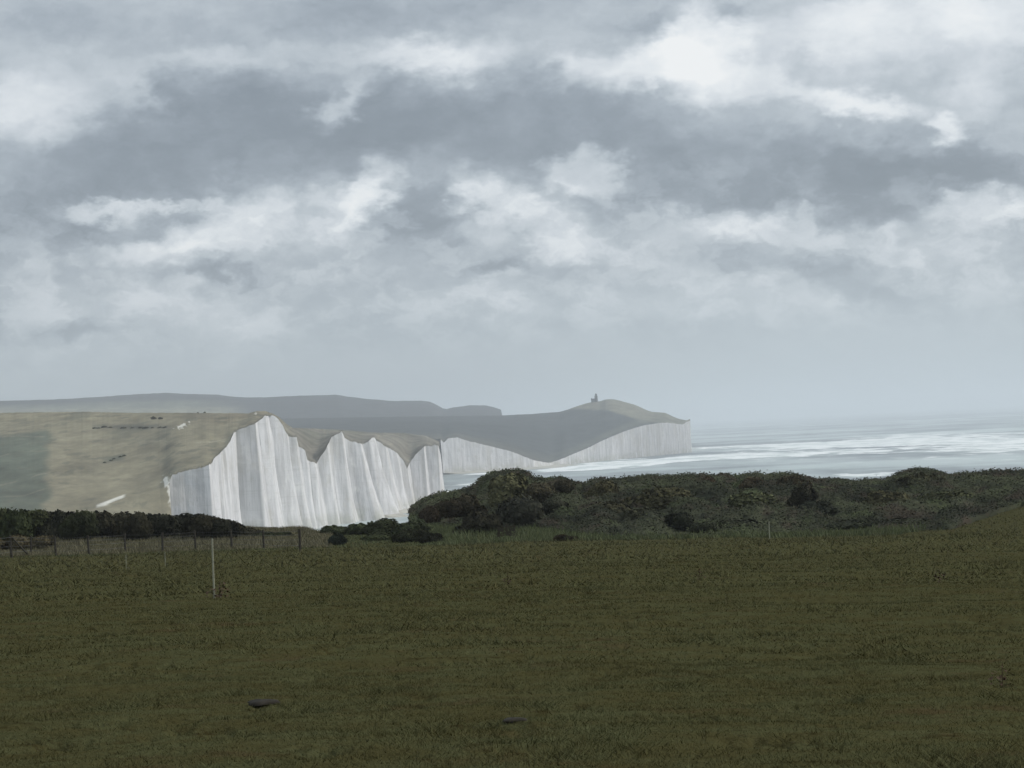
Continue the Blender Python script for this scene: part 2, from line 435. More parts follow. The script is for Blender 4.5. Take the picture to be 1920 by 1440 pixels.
def loft(name, px, Df, top, rpx_y, Dr, tintf, nrow=46, expo=1.5, seed=1, rough=1.0, back=1.35, smooth=0.0):
    """Surface from a front edge (points 'top') up to the skyline and down behind it."""
    n = len(px)
    pyf = hor(px) - (top[:, 2] - H) / Df * F
    Df0, pyf0 = Df, pyf
    if smooth > 0:
        W_ = np.exp(-((px[:, None] - px[None, :]) / smooth) ** 2); W_ /= W_.sum(1, keepdims=True)
        Df = W_ @ Df; pyf = np.maximum(W_ @ pyf, rpx_y + .3); Dr = np.maximum(W_ @ Dr, Df + 30)
    s = np.linspace(0, 1, nrow)[:, None]
    prof = 1 - (1 - s) ** expo
    D = Df + (Dr - Df) * s
    py = pyf + (rpx_y - pyf) * prof
    P = at(np.broadcast_to(px, D.shape), py, D)
    w_ = np.sin(np.pi * s) ** .7
    P[..., 2] += w_ * rough * 3.0 * fbm(P[..., 0] / 90., P[..., 1] / 200., seed, 5)
    P = P + (top - P[0])[None] * (np.clip(1 - s / .045, 0, 1) ** 1.2)[..., None]
    T = tintf(np.broadcast_to(px, D.shape), py, P, s * np.ones_like(D))
    rows = []
    for k, (fd, fz) in enumerate([(1.04, .985), (1.12, .9), (1.22, .6), (back, .0)]):
        q = at(px, rpx_y, Dr); q[:, 0] *= fd; q[:, 1] *= fd
        q[:, 2] = q[:, 2] * fz - (1 if fz == 0 else 0); rows.append(q)
    P = np.concatenate([P, np.array(rows)], 0)
    T = np.concatenate([T, np.repeat(T[-1:], 4, 0)], 0)
    o = mesh_obj(name, P, grid_faces(P.shape[0], n), M_down, smooth=True, cols=T)
    return kind(o, 'structure')

def cliff(name, px, Dc, top, lean, seed, amp, nrow=56, wl=(26., 9.)):
    n = len(px)
    dxy = np.diff(top[:, :2], axis=0); L = np.concatenate([[0], np.cumsum(np.linalg.norm(dxy, axis=1))])
    tan = np.gradient(top[:, :2], axis=0); tan /= np.linalg.norm(tan, axis=1, keepdims=True) + 1e-9
    nor = np.stack([tan[:, 1], -tan[:, 0]], 1)          # seaward
    t = np.linspace(0, 1, nrow)[:, None]
    batter = lean * (t * .72 + .28 * t ** 3) * (.75 + .5 * vn(L / 38., 0 * L, seed + 44))
    z = top[:, 2] * (1 - t) + (-1.0) * t
    dsp = amp * (fbm(L / wl[0], z / 140., seed, 3) * 1.0 + .30 * fbm(L / wl[1], z / 60., seed + 9, 3))
    iso = fbm(L / 15. + 40, z / 19., seed + 20, 4); slump = np.clip(fbm(L / 45., z / 400. + 3, seed + 30, 3), 0, 1)
    dsp = dsp + .8 * iso + slump * 3.5 * np.clip(t - .72, 0, 1) * (1.0 + .5 * iso)
    dsp = dsp * np.clip(t * 7, 0, 1) + batter
    P = np.empty((nrow, n, 3))
    P[..., 0] = top[:, 0] + nor[:, 0] * dsp + .35 * batter
    P[..., 1] = top[:, 1] + nor[:, 1] * dsp
    P[..., 2] = z
    P[0] = top
    o = mesh_obj(name, P, grid_faces(nrow, n), M_chalk, smooth=False)
    return kind(o, 'structure'), P

# --- the near range: a long brow at the left, then the cliffs stepping away
path1 = [(318, 1500), (323, 1501), (345, 1504), (392, 1508), (396, 1555), (404, 1560), (408, 1585), (413, 1587), (416, 1612), (421, 1614), (430, 1645), (435, 1650), (442, 1712),
         (479, 1716), (483, 1755), (488, 1757), (498, 1761), (504, 1818), (517, 1821), (538, 1827), (541, 1841), (556, 1844), (560, 1872), (573, 1875), (579, 1888), (588, 1892), (596, 1912),
         (606, 1915), (614, 1918), (618, 1952), (623, 1955), (641, 1960), (646, 1998), (655, 2001), (676, 2006), (679, 2052), (692, 2054), (701, 2060), (705, 2132), (724, 2138), (726, 2182), (743, 2188), (748, 2250), (764, 2255), (768, 2345), (779, 2348), (795, 2352), (798, 2385), (821, 2390), (823.5, 2560), (824, 2900)]
edge1 = [(318, 905), (320, 898), (323, 890), (345, 884), (385, 875), (397, 868), (402, 858), (412, 850), (425, 838), (432, 825), (440, 808), (452, 803), (478, 795),
         (485, 788), (497, 780), (510, 778), (520, 785), (530, 797), (536, 810), (541, 818), (556, 819), (560, 838), (572, 845), (576, 862), (594, 869), (599, 858),
         (610, 845), (618, 828), (622, 820), (641, 809), (646, 820), (660, 828), (676, 832), (684, 832), (700, 820), (706, 826), (725, 838), (745, 850), (757, 865),
         (763, 878), (768, 868), (780, 850), (795, 838), (815, 835), (822, 836), (824, 843)]
ridge1 = [(-900, 830), (-200, 785), (0, 774), (50, 773), (160, 772), (250, 774), (370, 774), (465, 775), (480, 771), (498, 771), (510, 775), (522, 781), (535, 793),
          (548, 802), (600, 804), (640, 806), (700, 811), (760, 812), (800, 818), (824, 828)]
px1, D1 = resample(path1, .45, .12)
py1 = interp(edge1, px1) + 2.6 * fbm(px1 / 6., D1 / 22., 3, 5) + 1.0 * fbm(px1 / 1.8, D1 / 9., 6, 3)
top1 = at(px1, py1, D1)
lean1 = np.interp(px1, [318, 390, 443, 500, 600, 645, 700, 715, 760, 824], [.5, 1.5, 1.5, 5.5, 4, 5, 11, 8, 3, 1.5])
cliff1, P1 = cliff('chalk_cliff', px1, D1, top1, lean1, 21, 1.3)
cliff1['label'] = 'tall white chalk cliffs stepping away from the nearest brow'

def tint1(px, py, P, s):
    x, y = P[..., 0], P[..., 1]
    base_ = np.array([.212, .190, .126]); T = np.ones(px.shape + (3,)) * base_  # brownish grass, paled to stand for sunlight on this hill
    gsh = sm(505, 560, px); T = T * (1 - gsh[..., None]) + np.array([.185, .168, .135]) * gsh[..., None]
    grn = np.array([.080, .098, .072])[None, None] * (1 + .45 * fbm(x / 12., y / 30., 90, 4))[..., None]
    edge_ = 88 + 16 * fbm(px / 60., py / 22., 5, 4)
    a = .85 * sm(12, -12, px - edge_ + 10 * fbm(x / 20., y / 40., 7, 4)) * sm(806, 816, py + (px - 60) * .16)
    T = T * (1 - a[..., None]) + grn * a[..., None]
    # paler strip along the crest, scrubby bands below it
    a = sm(796, 786, py) * .35; T = T * (1 - a[..., None]) + np.array([.27, .235, .145]) * a[..., None]
    br = sm(800, 790, py) * sm(300, 420, px) * .5; T = T * (1 - br[..., None]) + np.array([.19, .16, .11]) * br[..., None]
    n_ = fbm(x / 26., y / 60., 77, 5)
    a = sm(.1, .4, n_) * sm(850, 800, py) * .55; T = T * (1 - a[..., None]) + np.array([.10, .105, .075]) * a[..., None]
    a = np.exp(-((py - 800) / 4.) ** 2) * sm(160, 190, px) * sm(335, 300, px) * .75 * sm(-.5, .1, n_)
    T = T * (1 - a[..., None]) + np.array([.075, .07, .055]) * a[..., None]
    a = np.exp(-((py - 858 + (px - 220) * .2) / 6.) ** 2) * sm(185, 205, px) * sm(240, 225, px) * .7
    T = T * (1 - a[..., None]) + np.array([.08, .09, .065]) * a[..., None]
    n6 = fbm(x / 9., y / 22., 79, 4); a = sm(.28, .42, n6) * .5
    T = T * (1 - a[..., None]) + np.array([.10, .10, .07]) * a[..., None]
    for k_, (yy, sl) in enumerate([(838, -.10), (872, -.22), (905, -.16), (822, .02)]):
        d = np.abs(py - (yy + (px - 180) * sl + 5 * fbm(px / 40., px * 0 + k_, 83, 3))); a = sm(1.6, .5, d) * .35 * sm(-.3, .2, fbm(px / 25., px * 0 + k_, 84, 2))
        T = T * (1 - a[..., None]) + np.array([.29, .26, .19]) * a[..., None]
    e1 = np.interp(px, [a_ for a_, b_ in edge1], [b_ for a_, b_ in edge1]); a = sm(7, 1, (e1 - py) + 5 * fbm(px / 3., py / 3., 19, 3)) * (px > 322) * .6
    T = T * (1 - a[..., None]) + np.array([.085, .078, .055]) * a[..., None]
    # bare chalk: a path low on the slope, a scrape below the crest, the lip of the cliff
    ch = np.array([.62, .60, .53])
    d = np.abs(py - (948 - (px - 182) * .36)); a = sm(3.4, 1.6, d) * sm(178, 184, px) * sm(238, 228, px)
    n2_ = fbm(px / 5., py / 3., 11, 3)
    a = np.maximum(a, sm(0, .25, n2_ + .5 - np.hypot((px - 341) / 16., (py - 799 + (px - 341) * .4) / 5.) * .7))
    a = np.maximum(a, sm(-.05, .25, n2_ + .62 - np.hypot((px - 312) / 9., (py - 902) / 10.) * .7) * sm(330, 318, px))
    a = np.maximum(a, sm(-.05, .2, n2_ + .62 - np.hypot((px - 319) / 6., (py - 928) / 26.) * .7) * .9)
    a = np.maximum(a, sm(0, .2, .3 + n2_ - np.hypot((px - 478) / 13., (py - 775) / 3.5) * .7) * .9)
    T = T * (1 - a[..., None]) + ch * a[..., None]
    return T
pxl = np.concatenate([np.linspace(-900, -60, 60), np.linspace(-55, 317.5, 380)])
Dsl = np.interp(pxl, [-900, 0, 318], [1400, 1420, 1498])
pys = np.interp(pxl, [-900, 0, 150, 260, 300, 318], [968, 962, 956, 932, 918, 906])
shelf = at(pxl, pys, Dsl)
pxA = np.concatenate([pxl, px1]); DA = np.concatenate([Dsl, D1]); topA = np.concatenate([shelf, top1])
pyA = hor(pxA) - (topA[:, 2] - H) / DA * F
rA = np.minimum(interp(ridge1, pxA), pyA - 1.0) + .5 * fbm(pxA / 6., 0 * pxA, 8, 3)
DrA = np.maximum(np.interp(pxA, [-900, 0, 318, 480, 520, 824], [2300, 2050, 1900, 1850, 2080, 3050]), DA + 60)
downs1 = loft('headland', pxA, DA, topA, rA, DrA, tint1, nrow=170, expo=1.35, seed=4, smooth=9.0)
downs1['label'] = 'long brow of dry grass above and left of the stepping white cliffs'
sfr = np.linspace(0, 1, 40)[:, None]
fx_, fy_ = xy(pxl, np.interp(pxl, [-900, 200, 319], [1050, 1100, 1400])); foot_ = np.stack([fx_, fy_, np.full(len(pxl), 1.5)], 1)
Pf = foot_[None] * (1 - sfr[..., None]) + shelf[None] * sfr[..., None]
Pf[..., 2] = 1.5 + (shelf[:, 2] - 1.5) * sfr ** 1.1
Tf = tint1(np.broadcast_to(pxl, Pf.shape[:2]), hor(pxl) - (Pf[..., 2] - H) / np.hypot(Pf[..., 0], Pf[..., 1]) * F, Pf, sfr)
lower = mesh_obj('headland', Pf, grid_faces(40, len(pxl)), M_down, smooth=True, cols=Tf)
kind(lower, 'structure', 'lower slope of the dry brow running down to the valley')

# --- the far bay and the headland that carries the lighthouse
path2 = [(826, 3870), (850, 3885), (905, 3922), (950, 3952), (1000, 3985), (1030, 4050), (1034, 4120), (1062, 4150)]
path2 += [(1062.1, 4225)]
pr = random.Random(3)
fine2 = [(1062.1, 4225.0)]; pxx_, Dd_ = 1062.1, 4225.0  # small steps square to the camera, shaped to make this cliff look shaded
while pxx_ < 1288:
    pxx_ += pr.uniform(1.2, 4.0); fine2.append((pxx_, Dd_ + .5))
    Dd_ = 4225 + (pxx_ - 1062) / 228. * 775; pxx_ += .08; fine2.append((pxx_, Dd_))
fine2 += [(1293.5, Dd_ + 1), (1293.8, 5200), (1294, 5500), (1292, 6200)]
edge2 = [(826, 823), (832, 830), (840, 822), (858, 820), (870, 825), (900, 832), (925, 838), (950, 844), (975, 853), (1000, 863), (1030, 868), (1050, 862), (1075, 851), (1100, 841), (1130, 826),
         (1170, 809), (1205, 798), (1235, 793), (1262, 793), (1280, 796), (1290, 790), (1294, 789)]
ridge2 = [(-900, 850), (0, 800), (400, 787), (826, 780), (941, 779), (1000, 776), (1050, 772), (1065, 768), (1080, 762), (1100, 756), (1112, 753.5), (1125, 752.5), (1135, 749), (1150, 748.5), (1165, 752), (1190, 759),
          (1195, 761), (1210, 768), (1222, 772), (1247, 774), (1262, 781), (1275, 786), (1288, 788), (1294, 785.5)]
px2, D2 = resample(path2, .6, .04)
px2 = np.concatenate([px2[:-1], [a_ for a_, b_ in fine2]]); D2 = np.concatenate([D2[:-1], [b_ for a_, b_ in fine2]])
py2 = interp(edge2, px2) + .9 * fbm(px2 / 9., D2 / 50., 31, 4)
top2 = at(px2, py2, D2)
cliff2, P2 = cliff('chalk_cliff', px2, D2, top2, np.where(px2 < 1062, 1.2, .3), 41, np.where(px2 < 1062, .5, .25), nrow=40, wl=(60., 20.))
cliff2['label'] = 'hazy white cliffs of the far bay and headland'
def tint2(px, py, P, s):
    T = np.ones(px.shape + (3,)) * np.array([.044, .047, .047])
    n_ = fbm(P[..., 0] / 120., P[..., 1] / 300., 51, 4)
    lit = np.array([.17, .16, .115])  # sunlit grass painted over a base colour darkened for shadow
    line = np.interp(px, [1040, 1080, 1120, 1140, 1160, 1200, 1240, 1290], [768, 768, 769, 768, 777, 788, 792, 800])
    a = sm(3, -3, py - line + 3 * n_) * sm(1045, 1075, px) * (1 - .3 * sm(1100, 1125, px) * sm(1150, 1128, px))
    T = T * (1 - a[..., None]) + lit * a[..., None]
    # rough pale strip above the cliff edge
    e = np.interp(px, [a_ for a_, b_ in edge2], [b_ for a_, b_ in edge2])
    a = sm(9, 2, np.abs(py - e + 8) + 5 * n_) * sm(1010, 1060, px) * .5
    T = T * (1 - a[..., None]) + np.array([.12, .12, .085]) * a[..., None]
    a = sm(16, 3, e - py + 6 * n_) * sm(1060, 1000, px) * .55
    T = T * (1 - a[..., None]) + np.array([.13, .12, .09]) * a[..., None]
    T *= (1 + .25 * n_)[..., None]
    return T
pxl2 = np.linspace(-900, 825.5, 420)
Dfl2 = np.full(len(pxl2), 3868.0)
topl2 = at(pxl2, np.interp(pxl2, [-900, 0, 600, 826], [870, 860, 836, 823]), Dfl2)
pxB = np.concatenate([pxl2, px2]); DB = np.concatenate([Dfl2, D2]); topB = np.concatenate([topl2, top2])
pyB = hor(pxB) - (topB[:, 2] - H) / DB * F
rB = np.minimum(interp(ridge2, pxB), pyB - .6) + .35 * fbm(pxB / 9., 0 * pxB, 18, 3)
DrB = np.maximum(np.interp(pxB, [-900, 0, 826, 1120, 1250, 1294], [5600, 5600, 5400, 5250, 5150, 5060]), DB + 20)
downs2 = loft('hills', pxB, DB, topB, rB, DrB, tint2, nrow=80, expo=1.25, seed=14, rough=.8, smooth=7.0)
downs2['label'] = 'shadowed headland behind the far bay, sloping up to the lighthouse'

# --- the farthest downs
ridge3 = [(-900, 790), (-300, 762), (0, 751.5), (100, 749), (190, 744), (250, 739.5), (310, 736.5), (345, 738.5), (410, 740), (430, 743), (460, 745), (500, 745), (560, 742), (630, 740), (655, 744), (680, 747), (740, 752),
          (790, 751), (805, 753), (815, 757), (830, 766), (838, 767), (850, 764), (880, 760), (910, 760), (925, 763), (938, 767.5), (941, 769), (942, 790), (960, 800)]
pxC = np.linspace(-900, 960, 900)
rC = interp(ridge3, pxC) + .5 * fbm(pxC / 11., 0 * pxC, 28, 4)
DfC = np.full(len(pxC), 5900.0)
fx_, fy_ = xy(pxC, DfC)
topC = np.stack([fx_, fy_, np.full(len(pxC), 30.0)], 1)
def tint3(px, py, P, s):
    n_ = fbm(P[..., 0] / 300., P[..., 1] / 500., 61, 4)
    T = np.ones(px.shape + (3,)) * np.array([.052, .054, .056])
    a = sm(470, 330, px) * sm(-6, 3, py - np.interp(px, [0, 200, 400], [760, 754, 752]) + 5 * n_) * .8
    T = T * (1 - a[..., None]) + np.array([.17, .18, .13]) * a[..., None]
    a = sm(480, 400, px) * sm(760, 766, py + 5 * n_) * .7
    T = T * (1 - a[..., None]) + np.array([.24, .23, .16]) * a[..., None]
    return T * (1 + .3 * n_)[..., None]
downs3 = loft('hills', pxC, DfC, topC, rC, np.full(len(pxC), 7400.0), tint3, nrow=60, expo=1.4, seed=24)
downs3['label'] = 'long pale ridge of downs along the skyline'

# --- beaches at the foot of the cliffs
M_beach = simple('shingle', (.46, .44, .38), .08, .2, .9)
def beach(name, P, i0, i1, width, h, label):
    b = P[-1][i0:i1]
    tan = np.gradient(b[:, :2], axis=0); tan /= np.linalg.norm(tan, axis=1, keepdims=True) + 1e-9
    # one smooth seaward direction keeps the strip from folding at the steps of the cliff
    dirv = np.array([.93, -.36])
    rows = []
    for k, (fw, z) in enumerate([(-.3, h * 1.5), (.1, h * 1.1), (.5, h * .5), (1.0, -.15)]):
        q = b.copy(); wv = width * (1 + .35 * fbm(np.arange(len(b)) / 60., 0 * b[:, 0], 91, 3))
        q[:, 0] += dirv[0] * wv * fw; q[:, 1] += dirv[1] * wv * fw; q[:, 2] = z; rows.append(q)
    o = mesh_obj(name, np.array(rows), grid_faces(4, len(b)), M_beach, smooth=True)
    kind(o, 'structure'); o['label'] = label
i0 = int(np.searchsorted(px1, 682)); beach('beach', P1, i0, len(px1) - 60, 8, 1.6, 'narrow pale beach under the near cliffs')
beach('beach', P2, 0, int(np.searchsorted(px2, 1060)), 26, 2.0, 'pale beach under the cliffs of the far bay')

# ------------------------------------------------------------------ the near ground
def ground(x, y, detail=True):
    x = np.asarray(x, float); y = np.asarray(y, float)
    D = np.hypot(x, y); a = np.arctan2(x, np.maximum(y, 1e-3)); px = np.clip(960 + F * a, -1500, 3400)
    dl = np.where(D < 165, 1.15 + .0296 * D, 0)
    z = np.interp(D, [0, 165, 200, 235, 300, 420, 700, 900, 1100], [-1.3, -6.56, -6.8, -7.85, -12, -24, -50, -57.0, -57.3])
    z = np.where(D < 165, -(1.20 + .0325 * D), z)
    z = z - (px - 960) / 800. * .6 * np.clip(D / 165., 0, 1.2) * (D < 600) * 1.0 * sm(600, 300, D)
    z = z - .38 * sm(545, 600, px) * sm(800, 760, px) * sm(178, 196, D) * (D < 420)
    # left strip beyond the fence stays a little higher
    z = z + sm(520, 300, px) * .75 * sm(172, 205, D) * sm(330, 240, D)
    # bank under the scrub at the right
    z = z + sm(800, 1050, px) * 1.5 * np.exp(-((D - 225) / 40.) ** 2)
    z = z + sm(1720, 1980, px) * 1.25 * sm(120, 190, D) * sm(420, 260, D)
    if detail:
        z = z + .09 * fbm(x / 5., y / 5., 101, 4) * np.clip(D / 12., .2, 1)
        z = z + .030 * fbm(x / .7, y / .7, 111, 4)
        z = z - .05 * sm(.30, .55, fbm(x / .35 + 5, y / .5, 115, 3))
        z = z + .35 * fbm(x / 40., y / 40., 121, 3) * np.clip(D / 120., 0, 1)
    return z + H
def hit(px, py):
    d = ray(px, py); D = 8.0
    while D < 600:
        if H + d[2] * D < float(ground(d[0] * D, d[1] * D, True)): break
        D *= 1.004
    return np.array([d[0] * D, d[1] * D, float(ground(d[0] * D, d[1] * D))]), D
aa = np.concatenate([np.linspace(-180, -30, 26)[:-1], np.linspace(-30, -12, 30)[:-1], np.linspace(-12, 12, 520), np.linspace(12, 30, 30)[1:], np.linspace(30, 180, 26)[1:]])
dd = np.concatenate([[0.0, 1, 2.5], np.geomspace(5, 320, 620), np.geomspace(330, 1250, 60)])
A_, D_ = np.meshgrid(np.radians(aa), dd)
X = np.sin(A_) * D_; Y = np.cos(A_) * D_
azpx = np.degrees(A_)
Z = ground(X, Y)
Z = np.where(np.abs(azpx) > 70, np.interp(D_, [0, 400, 1250], [H - 1.3, H - 8, 1.0]), Z)
Z = np.where(D_ > 1150, np.minimum(Z, 2.4), Z)
sea_side = sm(5, 10, azpx) * sm(420, 900, D_)          # the land ends at a shore on the right
Z = Z - sea_side * 8.0
Z = np.where((D_ > 900) & (azpx > 2) & (azpx < 170), -3.0, Z)
field = mesh_obj('field', np.stack([X, Y, Z], -1), grid_faces(*X.shape), M_turf, smooth=True)
kind(field, 'structure')

rng = np.random.default_rng(5)
def blades(name, n, pts, hgt, wid, mat, lean=.5, seg=1):
    ang = rng.uniform(0, 2 * np.pi, n); h = hgt * rng.uniform(.45, 1.25, n); wd = wid * rng.uniform(.6, 1.3, n)
    la = rng.uniform(0, 2 * np.pi, n); ll = h * lean * rng.uniform(.1, 1.3, n)
    ca, sa = np.cos(ang) * wd / 2, np.sin(ang) * wd / 2
    v = np.empty((n, 3, 3))
    v[:, 0] = pts + np.stack([-ca, -sa, np.full(n, -.01)], 1)
    v[:, 1] = pts + np.stack([ca, sa, np.full(n, -.01)], 1)
    v[:, 2] = pts + np.stack([np.cos(la) * ll, np.sin(la) * ll, h], 1)
    return v.reshape(-1, 3), np.arange(3 * n).reshape(n, 3)
def scatter(n, d0, d1, a0=-11.5, a1=11.5, clump=None):
    D = np.sqrt(rng.uniform(d0 ** 2, d1 ** 2, n)); a = np.radians(rng.uniform(a0, a1, n))
    return np.sin(a) * D, np.cos(a) * D, D
vs, fs, o_ = [], [], 0
for (n, d0, d1, hgt, wd, a0_, a1_) in [(260000, 11, 24, .020, .006, -11.5, 11.5), (190000, 24, 48, .026, .012, -11.5, 11.5), (130000, 48, 90, .040, .026, -11.5, 11.5), (120000, 90, 212, .10, .05, -11.5, 11.5),
        (110000, 11, 24, .020, .009, 11.5, 34), (110000, 11, 24, .020, .009, -34, -11.5), (60000, 24, 48, .026, .016, 11.5, 24), (60000, 24, 48, .026, .016, -24, -11.5),
        (40000, 48, 90, .040, .03, 11.5, 17), (40000, 48, 90, .040, .03, -17, -11.5), (30000, 90, 212, .10, .06, 11.5, 14.5), (30000, 90, 212, .10, .06, -14.5, -11.5)]:
    x, y, D = scatter(n, d0, d1, a0_, a1_)
    keep = fbm(x / 1.1, y / 1.1, 131, 4) + rng.uniform(-.7, .7, n) > -.15
    x, y = x[keep], y[keep]; z = ground(x, y)
    hh = hgt * (1 + .5 * fbm(x / 2.0, y / 2.0, 141, 3)) * (1 + 1.5 * sm(.25, .5, fbm(x / .5, y / .8, 142, 3)))
    v, f = blades('g', len(x), np.stack([x, y, z], 1), hh, wd, M_blade, lean=2.4)
    vs.append(v); fs.append(f + o_); o_ += len(v)
grass = mesh_obj('grass', np.concatenate(vs), np.concatenate(fs), M_blade)
kind(grass, 'stuff', 'short grazed olive grass covering the near field')

# ------------------------------------------------------------------ bushes
def bush_mesh(name, seed, lobes=9, n=3200, flat=.8, leaf=.15, spiky=0.0, mat=M_leaf):
    """Unit bush (radius 1, height about 1.1): leaf clumps spread through overlapping lobes."""
    r = np.random.default_rng(seed)
    cs = [np.array([0, 0, .42])]; rs = [.55]
    for k in range(lobes):
        a = r.uniform(0, 2 * np.pi); q = r.uniform(.25, .72); rr = r.uniform(.2, .42)
        cs.append(np.array([math.cos(a) * q, math.sin(a) * q, r.uniform(.12, .75) * (1 - .45 * q)])); rs.append(rr)
    cs = np.array(cs); rs = np.array(rs)
    pick = r.choice(len(cs), n, p=rs ** 2 / (rs ** 2).sum())
    d = r.normal(size=(n, 3)); d /= np.linalg.norm(d, axis=1, keepdims=True)
    rad = rs[pick] * (r.uniform(0.55, 1.0, n) ** .5 + spiky * np.abs(r.normal(size=n)) * .25)
    rad *= 1 + .22 * fbm(d[:, 0] * 4 + pick, d[:, 1] * 4 + d[:, 2] * 3, seed, 3)
    p = cs[pick] + d * rad[:, None] * np.array([1, 1, flat])
    p = p[p[:, 2] > -.05]; n = len(p)
    s = leaf * r.uniform(.45, 1.2, n)
    nn = r.normal(size=(n, 3)) * .35 + (p - np.array([0, 0, .2])); nn /= np.linalg.norm(nn, axis=1, keepdims=True)
    u_ = np.cross(nn, r.normal(size=(n, 3))); u_ /= np.linalg.norm(u_, axis=1, keepdims=True); v_ = np.cross(nn, u_)
    q = np.empty((n, 4, 3))
    for i, (a, b) in enumerate([(-.5, -.4), (.6, -.15), (.45, .5), (-.25, .6)]):
        q[:, i] = p + u_ * (s * a)[:, None] + v_ * (s * b)[:, None]
    verts = q.reshape(-1, 3); faces = np.arange(4 * n).reshape(n, 4)
    # woody core inside the leaves
    cv, cf, o = [], [], len(verts)
    for c, rr in zip(cs, rs):
        th = np.linspace(0, np.pi, 7); ph = np.linspace(0, 2 * np.pi, 10)[:-1]
        T, Pp = np.meshgrid(th, ph, indexing='ij')
        e = np.stack([np.sin(T) * np.cos(Pp), np.sin(T) * np.sin(Pp), np.cos(T) * flat], -1) * rr * .78
        e *= (1 + .2 * fbm(Pp * 2, T * 3, seed + 3, 2))[..., None]
        e = e.reshape(-1, 3) + c; nv = 9
        for i in range(6):
            for j in range(9):
                k = (j + 1) % 9
                cf.append((o + i * nv + j, o + i * nv + k, o + (i + 1) * nv + k, o + (i + 1) * nv + j))
        cv.append(e); o += len(e)
    verts = np.concatenate([verts] + cv); faces = np.concatenate([faces, np.array(cf)])
    ob = mesh_obj(name, verts, faces, mat)
    me = ob.data; bpy.data.objects.remove(ob)
    return me
variants = [bush_mesh('bush', 200 + k, lobes=8 + k % 4, n=5200, flat=.75 + .05 * (k % 3), leaf=.10, spiky=.35 * (k % 2)) for k in range(7)]
small_variants = [bush_mesh('bush_small', 300 + k, lobes=6, n=420, leaf=.3) for k in range(3)]
def bush(px, py_top, py_base, wpx, label, group=None, col=(1, 1, 1), D=None, var=None, depth=None, name='bush', cat='bush', tall=1.0, squat=None):
    """A bush whose foot meets the ground at py_base and whose crown reaches py_top; wpx is its width in the picture."""
    if D is None:
        p, D = hit(px, py_base)
    else:
        x_, y_ = xy(px, D); p = np.array([float(x_), float(y_), 0.0]); p[2] = float(ground(p[0], p[1]))
    ztop = at(px, py_top, D)[2]
    h = max(ztop - p[2], .25); r_ = wpx / F * D / 2
    if squat and h > squat * r_:
        h = squat * r_; p[2] = ztop - h
    k = var if var is not None else random.randrange(len(variants))
    o = bpy.data.objects.new(name, variants[k]); C.objects.link(o)
    o.location = (p[0], p[1], p[2] - .05); o.rotation_euler = (0, 0, random.uniform(0, 6.28))
    o.scale = (r_ * 1.03, (depth or r_) if depth else r_ * 1.03, h / tall * 1.05)
    o.color = (col[0], col[1], col[2], 1)
    if depth: o.rotation_euler = (0, 0, 0)
    tag(o, label, cat, group)
    return o
random.seed(11)
DK, BR, OL, GR, MA = (.42, .42, .42), (1.0, .78, .66), (1.1, 1.12, .85), (1.15, 1.35, .95), (.75, .50, .50)

# left: dark hedge beyond the fence (foot at about 200 m)
hedge_top = [(-120, 940), (0, 944), (40, 948), (100, 951), (180, 952), (260, 955), (320, 955), (355, 960), (385, 961), (410, 970), (440, 980), (465, 990), (500, 994)]
gl = 'dark low hedge bushes beyond the wire fence'
X0 = -120
i = 0
while X0 < 490:
    wv = random.uniform(55, 85) * (1.0 if X0 < 380 else .75)
    xc = X0 + wv / 2
    tp = float(interp(hedge_top, xc)) + random.uniform(-1.5, 2.5)
    c = random.choice([(.33, .33, .33), (.42, .38, .36), (.38, .42, .32)]) if xc > 60 else (.6, .66, .45)
    bush(xc, tp, 0, wv * 1.35, 'dark bush in the low unbroken hedge behind the wire fence', gl, c, D=183 + random.uniform(-2, 6))
    X0 += wv * .52; i += 1
bush(25, 948, 0, 95, 'greener bush at the far left end of the dark hedge, behind the diagonal fence brace', None, (.42, .50, .34), D=179)
for xc, wv, lb_ in [(-30, 90, 'dull brown bramble at the very left edge behind the wire fence'), (20, 70, 'dull brown bramble behind the diagonal fence brace'), (70, 60, 'dull brown bramble behind the third fence post from the left')]:
    bush(xc, 1000, 0, wv, lb_, 'brambles at the end of the fence', (1.0, .82, .70), D=174)
# middle: reddish low growth and rounded green bushes
for xc, wv, tp in [(500, 50, 993), (530, 50, 992), (556, 40, 995)]:
    bush(xc, tp, 0, wv, 'low reddish brown bush in the dip between hedge and green bushes', 'low reddish bushes in the dip', (.85, .55, .55), D=205)
for xc, wv, tp, D, c, lab in [
    (612, 74, 982, 196, (.62, .72, .55), 'low rounded green bush at the left end of the middle clump'),
    (662, 86, 978, 194, (.6, .7, .5), 'low green bush between the middle clump and its left end'),
    (715, 96, 968, 192, (.5, .56, .42), 'domed dark green bush, highest of the low middle clump'),
    (765, 84, 974, 186, (.62, .72, .55), 'green bush on the right shoulder of the low middle clump'),
    (625, 46, 998, 168, (.26, .32, .34), 'small bluish black bush at the field edge under the middle clump'),
    (700, 90, 996, 174, (.55, .62, .45), 'green bush in front of the domed dark bush'),
    (760, 78, 988, 170, (.34, .36, .30), 'dark spreading bush at the field edge, right of the middle clump'),
    (798, 50, 996, 168, (.26, .26, .25), 'almost black bush at the field edge, the right tip of the middle clump')]:
    bush(xc, tp, 0, wv, lab, None, c, D=D)

